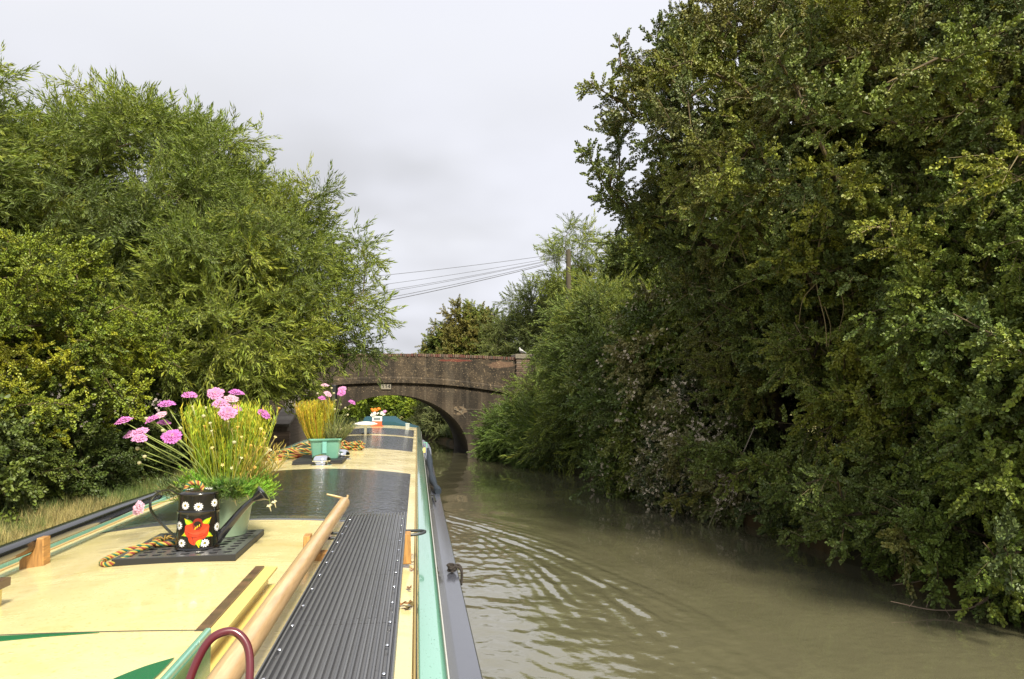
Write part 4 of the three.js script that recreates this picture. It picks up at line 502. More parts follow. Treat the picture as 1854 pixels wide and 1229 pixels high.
  // lamp bracket on the cabin side
  const lb = new MB(); lb.box(0.085, 0.135, 1.50, 1.512, -9.56, -9.5); lb.box(0.122, 0.135, 1.44, 1.50, -9.56, -9.5); part('side_bracket', lb.geo(), GREEN, boat); const lc = new MB(); lc.box(0.083, 0.11, 1.40, 1.46, -9.3, -9.24); part('side_bracket', lc.geo(), CREAMP, boat);
}
const onRoof = (x, dy = 0) => roofY(x) + dy, tilt = (x) => Math.atan(-2 * 0.062 * (x - CX) / (0.78 * 0.78));
// ---------- things on the roof ----------
{ // wooden cradles
  const cradle = (x0, x1, label, z = -2.86, single) => { const s = new THREE.Shape(), c = (x0 + x1) / 2, y0 = roofY(c) - 0.004; s.moveTo(x0, 0); s.lineTo(x1, 0); s.lineTo(x1 - 0.004, 0.105); s.lineTo(x1 - 0.022, 0.105); s.quadraticCurveTo(x1 - 0.03, 0.05, x1 - 0.055, 0.044); if (single) { s.lineTo(x0 + 0.01, 0.04); s.lineTo(x0, 0.03); } else { s.lineTo(x0 + 0.055, 0.044); s.quadraticCurveTo(x0 + 0.03, 0.05, x0 + 0.022, 0.105); s.lineTo(x0 + 0.004, 0.105); } s.closePath(); const g = new THREE.ExtrudeGeometry(s, { depth: 0.05, bevelEnabled: true, bevelSize: 0.003, bevelThickness: 0.003, bevelSegments: 1, curveSegments: 8 }); const t = thing('roof_cradle', label, 'cradle', [0, y0, z]); const m = part('crutch', g, WOOD, t); m.rotation.z = 0; return t; };
  cradle(-0.405, -0.018, 'wooden cradle under the ribbed gangplank and the tan pole'); const t = cradle(-1.425, -1.348, 'wooden crutch on the roof edge carrying the black pole', -3.0, true); t.position.y += 0.0;
  const bp = new MB(); bp.tube([V(0, 0, 0), V(0, 0, -1), V(0, 0, -2.55), V(0, 0, -3.1)], (q) => (q > 0.95 ? 0.024 : 0.031), 18); const p = thing('boat_pole', 'long black pole lying along the left roof edge in its wooden crutch', 'pole', [-1.405, 1.557, -1.2]); part('shaft', bp.geo(), BLACK, p); const cap = new MB(); cap.tube([V(0, 0, -3.1), V(0, 0, -3.13)], 0.0255, 14); part('end_cap', cap.geo(), RUBBER, p);
}
{ // tan boathook pole
  const p = thing('boathook', 'tan painted wooden boathook lying beside the gangplank, brass spike at its end', 'boathook', [-0.333, 1.602, -1.33]), m = new MB();
  const tanT = tex(128, 512, (u, v) => { const n = fbm(u, v, 9, 5, 5, 0.65); return [0.80 * (0.74 + 0.45 * n), 0.67 * (0.71 + 0.5 * n), 0.51 * (0.66 + 0.56 * n)]; }, true);
  m.tube([V(0, 0, 0), V(0, 0.001, -0.8), V(0, 0, -1.6), V(0, -0.002, -2.24), V(0, -0.002, -2.265), V(0, -0.002, -2.275)], (t) => (t > 0.99 ? 0.014 : t > 0.79 ? 0.0245 : 0.0258), 22); part('shaft', m.geo(), new THREE.MeshPhysicalMaterial({ map: tanT, roughness: 0.32, clearcoat: 0.3, clearcoatRoughness: 0.2 }), p);
  const h = new MB(); h.tube(smooth([[0.008, 0.004, -2.268], [-0.01, 0.014, -2.285], [-0.05, 0.025, -2.29], [-0.085, 0.034, -2.29]], 12), (t) => 0.0085 * (1 - 0.55 * t), 8); h.tube([V(0.008, 0.0, -2.27), V(0.014, 0.03, -2.28)], 0.006, 8); part('hook', h.geo(), std([0.45, 0.33, 0.17], 0.4, { metalness: 0.6 }), p);
}
{ // ribbed gangplank
  const g = thing('gangplank', 'dark grey ribbed gangplank lying along the right side of the roof', 'gangplank', [-0.16, 1.574, 0]), W = 0.118, R = rng(8), plast = phy([0.085, 0.085, 0.092], 0.33, { clearcoat: 0.15, bumpMap: dropTex, bumpScale: 0.001 }), ribM = [0, 1, 2].map((k) => phy([0.075 + 0.012 * k, 0.075 + 0.012 * k, 0.082 + 0.012 * k], 0.3, { clearcoat: 0.25, clearcoatRoughness: 0.2 }));
  const cuts = [-0.75, -1.32, -1.74, -2.2, -2.72, -3.26];
  for (let k = 0; k < 5; k++) { const m = new MB(); m.box(-W, W, 0, 0.014, cuts[k + 1] + 0.0015, cuts[k] - 0.0015); part('deck_panel', m.geo(), plast, g); for (let r = 0; r < 18; r++) { const x = -W + 0.006 + r * (2 * W - 0.012) / 17, z1 = cuts[k] - 0.001, z0 = cuts[k + 1] + (k === 4 ? -0.012 : 0.001), y = 0.014, h = 0.0105 + R() * 0.0015, m2 = new MB(); m2.prism([[x - 0.0028, y], [x + 0.0028, y], [x + 0.0018, y + h], [x - 0.0018, y + h]], z0, z1); part('rib', m2.geo(), ribM[Math.floor(R() * 3)], g); } }
  const bg = new THREE.SphereGeometry(0.0045, 10, 6); for (const s of [-1, 1]) for (let z = -1.4; z > -3.2; z -= 0.155) { const b = part('bolt', bg, CHROME, g); b.position.set(s * (W - 0.0125), 0.0235, z); b.scale.y = 0.7; }
  const side = new MB(); for (const s of [-1, 1]) side.box(s > 0 ? W + 0.001 : -W - 0.004, s > 0 ? W + 0.004 : -W - 0.001, -0.012, 0.026, -3.26, -0.75); part('side_flange', side.geo(), plast, g);
  const rod = new MB(); rod.tube(smooth([[-0.19, -0.006, -2.98], [0, -0.006, -2.99], [0.14, -0.004, -2.985], [0.185, -0.002, -2.97], [0.196, -0.001, -2.945], [0.185, -0.002, -2.915], [0.14, -0.005, -2.9], [0, -0.008, -2.9], [-0.19, -0.008, -2.89]], 60), 0.0058, 8); part('rod_loop', rod.geo(), std([0.04, 0.045, 0.05], 0.4), g);
}
{ // maroon hoop
  const h = thing('metal_hoop', 'dark red metal hoop standing up beside the hatch at the bottom of the frame', 'hoop', [0, 0, 0]), m = new MB();
  m.tube(smooth([[-0.352, onRoof(-0.35, -0.01), -1.14], [-0.342, 1.60, -1.165], [-0.328, 1.69, -1.19], [-0.303, 1.735, -1.2], [-0.275, 1.741, -1.205], [-0.253, 1.722, -1.2], [-0.244, 1.67, -1.18], [-0.250, 1.57, -1.15], [-0.258, onRoof(-0.25, -0.01), -1.13]], 60), 0.0062, 12); part('hoop_bar', m.geo(), phy([0.105, 0.012, 0.018], 0.3, { clearcoat: 0.6 }), h);
}
// perforated mat and slatted mat
{
  const x = -0.838, t = thing('perforated_mat', 'black perforated rubber mat under the watering can and flowerpot', 'mat', [x, roofY(x) - 0.001, -3.02]); t.rotation.z = tilt(x);
  const s = new THREE.Shape(); s.moveTo(-0.205, -0.245); s.lineTo(0.205, -0.245); s.lineTo(0.205, 0.245); s.lineTo(-0.205, 0.245); s.closePath();
  for (let j = 0; j < 9; j++) for (let i = 0; i < 8; i++) { const h = new THREE.Path(); h.absellipse(-0.168 + i * 0.048 , -0.205 + j * 0.051 + (i % 2) * 0.006, 0.0165, 0.017, 0, Math.PI * 2, true); s.holes.push(h); }
  const g = new THREE.ExtrudeGeometry(s, { depth: 0.02, bevelEnabled: true, bevelSize: 0.002, bevelThickness: 0.002, bevelSegments: 1, curveSegments: 8 }); g.rotateX(-Math.PI / 2); part('mat_sheet', g, [phy([0.085, 0.085, 0.088], 0.3, { clearcoat: 0.4, clearcoatRoughness: 0.3 }), RUBBER], t); const mb = new MB(); mb.box(-0.204, 0.204, -0.003, 0.001, -0.244, 0.244); part('hole_shade_sheet', mb.geo(), std([0.006, 0.006, 0.006], 0.9), t);  // dark sheet added underneath, with dark hole walls, paints the shade inside the holes
  const x2 = -0.84, u = thing('slatted_mat', 'black slatted mat under the green tub', 'mat', [x2, roofY(x2), -6.9]); u.rotation.z = tilt(x2);
  const b = new MB(); b.box(-0.21, 0.21, 0, 0.012, -0.36, 0.36); part('mat_sheet', b.geo(), RUBBER, u); for (let k = 0; k < 9; k++) { const m = new MB(); m.box(-0.21, 0.21, 0.012, 0.028, -0.35 + k * 0.08, -0.31 + k * 0.08); part('slat', m.geo(), phy([0.03, 0.03, 0.03], 0.4), u); }
}
// watering can with painted flowers
{
  const cv = document.createElement('canvas'); cv.width = 1024; cv.height = 512; const c = cv.getContext('2d'); c.fillStyle = '#0b0b0c'; c.fillRect(0, 0, 1024, 512);
  const X = (deg) => 512 + deg / 360 * 1024, Yc = (t) => 512 * (1 - t);
  const daisy = (deg, t, r, rot = 0) => { const x = X(deg), y = Yc(t); for (let k = 0; k < 11; k++) { c.save(); c.translate(x, y); c.rotate(rot + k / 11 * 6.283); c.fillStyle = '#f2f0ee'; c.beginPath(); c.ellipse(0, -r * 0.62, r * 0.155, r * 0.36, 0, 0, 6.3); c.fill(); c.restore(); } c.fillStyle = '#0b0b0c'; c.beginPath(); c.arc(x, y, r * 0.24, 0, 6.3); c.fill(); c.fillStyle = '#d9c630'; c.beginPath(); c.arc(x, y, r * 0.13, 0, 6.3); c.fill(); };
  const blob = (pts, col) => { c.fillStyle = col; c.beginPath(); c.moveTo(...pts[0]); for (let k = 1; k < pts.length - 1; k += 2) c.quadraticCurveTo(...pts[k], ...pts[k + 1]); c.fill(); };
  daisy(-42, 0.79, 39); daisy(-3, 0.77, 39, 0.2); daisy(46, 0.81, 39, 0.1); daisy(-95, 0.78, 37); daisy(100, 0.78, 37); daisy(-62, 0.43, 41); daisy(58, 0.37, 41, 0.2); daisy(-48, 0.13, 39, 0.1); daisy(16, 0.12, 39); daisy(110, 0.3, 39); daisy(-120, 0.2, 39);
  const rx = X(-6), ry = Yc(0.36), L = (x, y) => [rx + x, ry + y];
  const leaf = (a, s) => { c.save(); c.translate(rx, ry); c.rotate(a); c.fillStyle = '#6f9f1c'; c.beginPath(); c.moveTo(0, -40 * s); c.quadraticCurveTo(-52 * s, -78 * s, -8 * s, -138 * s); c.quadraticCurveTo(58 * s, -88 * s, 0, -40 * s); c.fill(); c.fillStyle = '#b6cc1e'; c.beginPath(); c.moveTo(0, -46 * s); c.quadraticCurveTo(-36 * s, -84 * s, -8 * s, -132 * s); c.quadraticCurveTo(6 * s, -84 * s, 0, -46 * s); c.fill(); c.strokeStyle = '#e9c51b'; c.lineWidth = 6 * s; c.beginPath(); c.moveTo(4, -60 * s); c.quadraticCurveTo(14 * s, -100 * s, -6 * s, -146 * s); c.stroke(); c.restore(); };
  leaf(-0.75, 1); leaf(0.85, 1.05); leaf(2.1, 1.0); leaf(3.05, 1.1); leaf(-1.95, 0.9);
  blob([L(-92, -10), L(-104, 40), L(-62, 66), L(-58, 128), L(-8, 136), L(-6, 92), L(30, 88), L(96, 78), L(92, 0), L(110, -50), L(60, -52), L(0, -88), L(-60, -52), L(-100, -50), L(-92, -10)], '#d83a1c');
  blob([L(-34, -50), L(-30, -104), L(6, -106), L(48, -104), L(44, -40), L(30, 8), L(-4, 4), L(-34, -6), L(-34, -50)], '#7d2215');
  blob([L(-24, -50), L(-16, -82), L(8, -78), L(36, -74), L(30, -36), L(10, -10), L(-24, -50)], '#1a0d0a');
  c.strokeStyle = '#e9c51b'; c.lineWidth = 6; for (const [a, b] of [[-8, -26], [6, -40], [22, -52]]) { c.beginPath(); c.moveTo(...L(a - 6, b + 22)); c.lineTo(...L(a, b)); c.stroke(); }
  blob([L(-88, -24), L(-66, 30), L(-10, 22), L(50, 14), L(92, -42), L(96, 20), L(36, 46), L(-60, 58), L(-88, -24)], '#e8472a'); blob([L(-80, 30), L(-30, 70), L(20, 52), L(-20, 84), L(-60, 70), L(-84, 52), L(-80, 30)], '#c22f16');
  c.strokeStyle = '#3a100a'; c.lineWidth = 4; for (const q of [[-70, 20, -20, 60, 50, 34], [-40, 60, 0, 78, 70, 46], [-30, 64, -24, 96, -18, 124]]) { c.beginPath(); c.moveTo(...L(q[0], q[1])); c.quadraticCurveTo(...L(q[2], q[3]), ...L(q[4], q[5])); c.stroke(); }
  const bt = new THREE.CanvasTexture(cv); bt.colorSpace = THREE.SRGBColorSpace; const PAINT = new THREE.MeshPhysicalMaterial({ map: bt, roughness: 0.25, clearcoat: 0.7, clearcoatRoughness: 0.08 });
  const cx = -0.805, cz = -2.935, can = thing('watering_can', 'small black watering can painted with a red rose and white daisies', 'watering can', [cx, roofY(cx) + 0.022, cz], 0.06), a0 = 0.24; can.scale.set(1, 0.95, 1);
  const b = new MB(); b.lathe([[0.0795, 0], [0.0795, 0.005], [0.0765, 0.009], [0.0755, 0.06], [0.0735, 0.128], [0.0735, 0.139], [0.0755, 0.141], [0.0755, 0.146], [0.0725, 0.148], [0.0715, 0.205], [0.0735, 0.208], [0.0735, 0.213], [0.070, 0.214]], 48, a0); part('body', b.geo(), PAINT, can);
  const lid = new MB(); lid.lathe([[0.070, 0.212], [0.066, 0.218], [0.03, 0.227], [0, 0.229]], 32, a0); const ld = part('lid', lid.geo(), BLACK, can);
  const cv2 = document.createElement('canvas'); cv2.width = cv2.height = 128; const d = cv2.getContext('2d'); d.fillStyle = '#0b0b0c'; d.fillRect(0, 0, 128, 128);
  for (const [px, pz] of [[0.035, 0.015], [0.03, -0.03], [-0.03, 0.02]]) { const f = new MB(); for (let k = 0; k < 9; k++) { const a = k / 9 * 6.283, P = (r, da) => [px + Math.cos(a + da) * r, 0.229 - 0.17 * Math.hypot(px + Math.cos(a + da) * r, pz + Math.sin(a + da) * r) + 0.0045, pz + Math.sin(a + da) * r]; f.face([P(0.004, 0), P(0.011, -0.25), P(0.0165, 0), P(0.011, 0.25)]); } part('painted_daisy', f.geo(), std([0.85, 0.84, 0.82], 0.5), ld); }
  const hd = new MB(), hp = smooth([[-0.070, 0.203, 0], [-0.098, 0.222, 0], [-0.135, 0.219, 0], [-0.167, 0.188, 0], [-0.168, 0.150, 0], [-0.14, 0.108, 0], [-0.076, 0.036, 0]], 36); for (let k = 0; k < hp.length - 1; k++) { const p = hp[k], q = hp[k + 1], t = V().subVectors(hp[Math.min(k + 1, 36)], hp[Math.max(k - 1, 0)]).normalize(), t2 = V().subVectors(hp[Math.min(k + 2, 36)], p).normalize(), n = [-t.y * 0.0022, t.x * 0.0022], n2 = [-t2.y * 0.0022, t2.x * 0.0022], w = 0.0105; const c8 = (o, nn, s, z) => [o.x + nn[0] * s, o.y + nn[1] * s, z]; hd.face([c8(p, n, 1, -w), c8(p, n, 1, w), c8(q, n2, 1, w), c8(q, n2, 1, -w)].reverse()); hd.face([c8(p, n, -1, -w), c8(p, n, -1, w), c8(q, n2, -1, w), c8(q, n2, -1, -w)]); hd.face([c8(p, n, 1, w), c8(p, n, -1, w), c8(q, n2, -1, w), c8(q, n2, 1, w)].reverse()); hd.face([c8(p, n, 1, -w), c8(p, n, -1, -w), c8(q, n2, -1, -w), c8(q, n2, 1, -w)]); }
  part('handle', hd.geo(), BLACK, can);
  const sp = new MB(); sp.tube(smooth([[0.066, 0.022, 0], [0.105, 0.075, 0], [0.16, 0.145, 0], [0.192, 0.178, 0]], 16), (t) => lerp(0.0185, 0.0095, t), 16); part('spout', sp.geo(), BLACK, can);
  const ro = new MB(); ro.lathe([[0.0095, -0.002], [0.012, 0.012], [0.031, 0.046], [0.0335, 0.049], [0.0315, 0.0525], [0, 0.056]], 24); const rose = part('sprinkler_rose', ro.geo(), BLACK, can); rose.position.set(0.188, 0.174, 0); rose.rotation.z = -0.95;
}
// ropes laid up from coloured strands
const STR = [[0.015, 0.11, 0.065], [0.45, 0.33, 0.055], [0.26, 0.045, 0.028], [0.42, 0.27, 0.06]].map((c) => std(c, 0.75));
function laid(parent, pts, R, r, turns, cols = STR) { const n = Math.round(turns * 9), cp = smooth(pts, n), T = V(), N = V(), B2 = V(); let up = V(0, 1, 0); cols.forEach((m, s) => { const line = []; let u = up.clone(); for (let k = 0; k <= n; k++) { T.subVectors(cp[Math.min(k + 1, n)], cp[Math.max(k - 1, 0)]).normalize(); N.copy(u).addScaledVector(T, -u.dot(T)).normalize(); u = N.clone(); B2.crossVectors(T, N); const a = k / n * turns * 6.283 + s / cols.length * 6.283; line.push(cp[k].clone().addScaledVector(N, Math.cos(a) * R).addScaledVector(B2, Math.sin(a) * R)); } const mb = new MB(); mb.tube(line, r, 5); part('strand', mb.geo(), m, parent); }); }
{
  const t = thing('rope_loop', 'striped red, yellow and green rope looped beside the watering can', 'rope', [0, 0, 0]); const y = (x) => roofY(x) + 0.009;
  laid(t, [[-0.86, y(-0.86) + 0.025, -2.965], [-0.92, y(-0.92) + 0.027, -2.95], [-1.0, y(-1) + 0.027, -2.935], [-1.07, y(-1.07) + 0.012, -2.93], [-1.105, y(-1.1), -2.90], [-1.10, y(-1.1), -2.83], [-1.06, y(-1.06), -2.775], [-1.025, y(-1.02) + 0.006, -2.79], [-1.0, y(-1) + 0.022, -2.845], [-0.97, y(-0.97) + 0.03, -2.90], [-0.955, y(-0.95) + 0.036, -2.955], [-0.95, y(-0.95) + 0.03, -3.0]], 0.0046, 0.0044, 15);
  const kn = new MB(), R = rng(4); for (let k = 0; k < 26; k++) { const a = R() * 6.28, e = R() * 1.2; kn.tube([V(-0.95, y(-0.95) + 0.03, -3.01), V(-0.95 + Math.cos(a) * 0.022, y(-0.95) + 0.03 + e * 0.012, -3.01 + Math.sin(a) * 0.022), V(-0.95 + Math.cos(a) * 0.04, y(-0.95) + 0.024 + e * 0.014, -3.01 + Math.sin(a) * 0.04)], 0.0022, 4); } part('frayed_end', kn.geo(), STR[3], t);
  const l = thing('lid_rope', 'short striped rope tied as a grip on the lid of the watering can', 'rope', [0, 0, 0]); const yy = roofY(-0.805) + 0.011; laid(l, [[-0.850, yy + 0.219, -2.915], [-0.842, yy + 0.240, -2.915], [-0.818, yy + 0.250, -2.912], [-0.795, yy + 0.244, -2.909], [-0.785, yy + 0.224, -2.907]], 0.0046, 0.0044, 4);
}
function coil(name, label, cx, cz, rx, rz, layers, seed, ang) { const t = thing(name, label, 'rope', [cx, roofY(cx), cz], ang); t.rotation.z = tilt(cx); const R = rng(seed), pts = [], n = layers * 9; for (let k = 0; k <= n; k++) { const a = k / 9 * 6.283, f = 0.45 + 0.55 * R(), y = 0.012 + 0.075 * (k / n) * R() + 0.02 * (k / n); pts.push([Math.cos(a) * rx * f, y, Math.sin(a) * rz * f]); } laid(t, pts, 0.0065, 0.0065, layers * 11); }
coil('rope_coil', 'long heap of coiled striped rope on the roof left of the green tub', -1.20, -7.6, 0.30, 0.32, 7, 5, 0.5); coil('rope_coil', 'small heap of coiled striped rope right of the green tub', -0.72, -8.25, 0.17, 0.22, 6, 6, 0.2);
// ---------- potted plants ----------
const FLOWER = [1, 2, 3].map((s) => { const R = rng(900 + s), m = new MB(); for (const [n, r0, L, w, y, lift] of [[13, 0.008, 0.024, 0.0085, 0, 0.003], [12, 0.006, 0.018, 0.007, 0.004, 0.005], [10, 0.003, 0.012, 0.005, 0.007, 0.006]]) for (let k = 0; k < n; k++) { const a = (k + R() * 0.5) / n * 6.283, l = L * (0.85 + 0.3 * R()), u = lift + (R() - 0.5) * 0.004, P = (r, o, h) => [Math.cos(a) * r - Math.sin(a) * o, y + h, Math.sin(a) * r + Math.cos(a) * o], c = 0.8 + 0.35 * R(), cc = [c, c, c]; m.face([P(r0, -w * 0.35, 0), P(r0 + l * 0.75, -w, u), P(r0 + l * 0.72, 0, u * 1.3 + 0.002), P(r0, 0, 0.001)].reverse(), cc); m.face([P(r0, 0, 0.001), P(r0 + l * 0.72, 0, u * 1.3 + 0.002), P(r0 + l * 0.75, w, u), P(r0, w * 0.35, 0)].reverse(), cc); m.face([P(r0 + l * 0.72, 0, u * 1.3 + 0.002), P(r0 + l * 0.75, -w, u), P(r0 + l, -w * 0.55, u * 0.6)], cc); m.face([P(r0 + l * 0.72, 0, u * 1.3 + 0.002), P(r0 + l * 1.04, 0, u * 0.9), P(r0 + l, w * 0.55, u * 0.6), P(r0 + l * 0.75, w, u)], cc); } return m.geo(); });
const FCENTRE = (() => { const m = new MB(), R = rng(12); for (let k = 0; k < 26; k++) { const r = 0.009 * Math.sqrt(k / 26), a = k * 2.4, h = 0.009 + 0.004 * R(); m.tube([V(Math.cos(a) * r, 0.003, Math.sin(a) * r), V(Math.cos(a) * r * 1.1, h, Math.sin(a) * r * 1.1)], 0.0013, 4); } return m.geo(); })();
const CALYX = (() => { const m = new MB(); m.lathe([[0.001, -0.012], [0.004, -0.008], [0.0085, -0.002], [0.010, 0.001], [0.004, 0.002]], 10); return m.geo(); })();
const PINK = [[0.64, 0.20, 0.52], [0.70, 0.31, 0.55], [0.60, 0.17, 0.52], [0.73, 0.44, 0.54]].map((c) => phy(c, 0.85, { vertexColors: true, transmission: 0.25, thickness: 0, side: THREE.DoubleSide }));
const STEM = std([0.26, 0.32, 0.08], 0.7), CALM = std([0.18, 0.26, 0.08], 0.7), CENM = std([0.55, 0.38, 0.42], 0.8), BUD = std([0.42, 0.40, 0.22], 0.85), SOIL = std([0.04, 0.028, 0.018], 1);
const GR = (c, tr = 0.3) => phy(c, 0.85, { vertexColors: true, transmission: tr, thickness: 0, side: THREE.DoubleSide });
function flower(parent, base, tip, face, scale, mat, seed, bend = 0.3) {
  const R = rng(seed), m = new MB(), a = V(...base), b = V(...tip), mid = a.clone().lerp(b, 0.5); mid.y += (b.y - a.y) * 0.02; mid.x += (b.x - a.x) * -bend * 0.5; const pts = smooth([a, a.clone().lerp(mid, 0.5), mid, b.clone().lerp(mid, 0.3), b], 14); m.tube(pts, (t) => 0.0024 * (1 - 0.35 * t), 5); const st = part('stem', m.geo(), STEM, parent);
  const f = part('flower', FLOWER[seed % 3], mat, parent); f.position.copy(b); f.quaternion.setFromUnitVectors(UP, V(...face).normalize()); f.rotateY(R() * 6); f.scale.setScalar(scale); part('calyx', CALYX, CALM, f); part('flower_centre', FCENTRE, CENM, f); return f;
}
function bud(parent, base, tip, r, seed) { const m = new MB(), a = V(...base), b = V(...tip), mid = a.clone().lerp(b, 0.5).add(V((a.x - b.x) * 0.15, 0, 0)); m.tube(smooth([a, mid, b], 10), 0.0017, 4); part('stem', m.geo(), STEM, parent); const q = new MB(); q.lathe([[0, -r], [r * 0.7, -r * 0.6], [r, 0], [r * 0.75, r * 0.6], [0, r * 0.8]], 9, 0, b.x, b.y, b.z); part('bud', q.geo(), BUD, parent); }
function shoots(n, seed, R0, H, lean, cols, w, leaflets, cxz = [0, 0]) { // upright fine shoots from a disc of radius R0
  const R = rng(seed), m = new MB(); for (let k = 0; k < n; k++) { const a = R() * 6.283, r = Math.sqrt(R()) * R0, b = V(cxz[0] + Math.cos(a) * r, 0, cxz[1] + Math.sin(a) * r), h = H * (0.4 + 0.65 * Math.sqrt(R())), d = V(Math.cos(a) * r / R0 * lean + (R() - 0.5) * 0.12 + (cxz[2] ?? 0), 1, Math.sin(a) * r / R0 * lean + (R() - 0.5) * 0.12).normalize(), t0 = b.clone().addScaledVector(d, h), mid = b.clone().lerp(t0, 0.5).add(V((R() - 0.5) * 0.05, h * 0.04, (R() - 0.5) * 0.05)), c0 = cols[Math.floor(R() * cols.length)], tone = 0.8 + 0.45 * R(), col = c0.map((q) => q * tone), top = col.map((q, i) => q * [1.15, 1.05, 0.9][i]); const ln = smooth([b, mid, t0], 6); m.tube(ln, (t) => w * (1 - 0.6 * t), 3, col, false);
    for (let q = 0; q < leaflets; q++) { const t = 0.15 + 0.85 * (q + R()) / leaflets, i = Math.min(5, Math.floor(t * 6)), p = ln[i].clone().lerp(ln[i + 1], t * 6 - i), la = R() * 6.283, L = 0.016 + 0.02 * R(), o = V(Math.cos(la) * 0.5, 0.9, Math.sin(la) * 0.5).multiplyScalar(L), s = V(-Math.sin(la), 0, Math.cos(la)).multiplyScalar(0.0024); const e = p.clone().add(o), g = p.clone().addScaledVector(o, 0.5); m.face([p.toArray(), g.clone().add(s).toArray(), e.toArray(), g.clone().sub(s).toArray()], top); } } return m.geo();
}
function ferny(n, seed, R0, drop, cols, cxz = [0, 0]) { // feathery low leaves arching out of a pot
  const R = rng(seed), m = new MB(); for (let k = 0; k < n; k++) { const a = R() * 6.283, r = Math.sqrt(R()) * R0, b = V(cxz[0] + Math.cos(a) * r, 0.0, cxz[1] + Math.sin(a) * r), L = 0.05 + 0.085 * R(), u = 0.25 + 1.0 * R(), d = V(Math.cos(a + (R() - 0.5)) * 0.8, u, Math.sin(a + (R() - 0.5)) * 0.8).normalize(), mid = b.clone().addScaledVector(d, L * 0.6), tip = b.clone().addScaledVector(d, L).add(V(0, -drop * L * R(), 0)), ln = smooth([b, mid, tip], 6), c = cols[Math.floor(R() * cols.length)].map((q) => q * (0.75 + 0.5 * R())); m.tube(ln, 0.0009, 3, c, false);
    for (let q = 1; q <= 6; q++) for (const s of [-1, 1]) { const p = ln[q], o = V(-d.z * s + (R() - 0.5), 0.5 * R() + 0.1, d.x * s + (R() - 0.5)).normalize().multiplyScalar((0.012 + 0.014 * R()) * (1.2 - q * 0.1)).addScaledVector(d, 0.012), w = V(d.x, 0, d.z).normalize().multiplyScalar(0.0028), e = p.clone().add(o), g = p.clone().addScaledVector(o, 0.5); m.face([p.toArray(), g.clone().add(w).toArray(), e.toArray(), g.clone().sub(w).toArray()], c); } } return m.geo();
}
const TRUMPET = (() => { const m = new MB(); m.lathe([[0.0012, 0], [0.0022, 0.012], [0.003, 0.02], [0.0075, 0.026]], 8); for (let k = 0; k < 5; k++) { const a = k / 5 * 6.283, P = (r, o, y) => [Math.cos(a + o) * r, y, Math.sin(a + o) * r]; m.face([P(0.003, 0, 0.0255), P(0.010, -0.4, 0.028), P(0.0125, 0, 0.027), P(0.010, 0.4, 0.028)]); } return m.geo(); })();
const TRM = [[0.80, 0.68, 0.28], [0.82, 0.76, 0.48], [0.72, 0.48, 0.10]].map((c) => phy(c, 0.8, { side: THREE.DoubleSide, transmission: 0.2, thickness: 0 }));
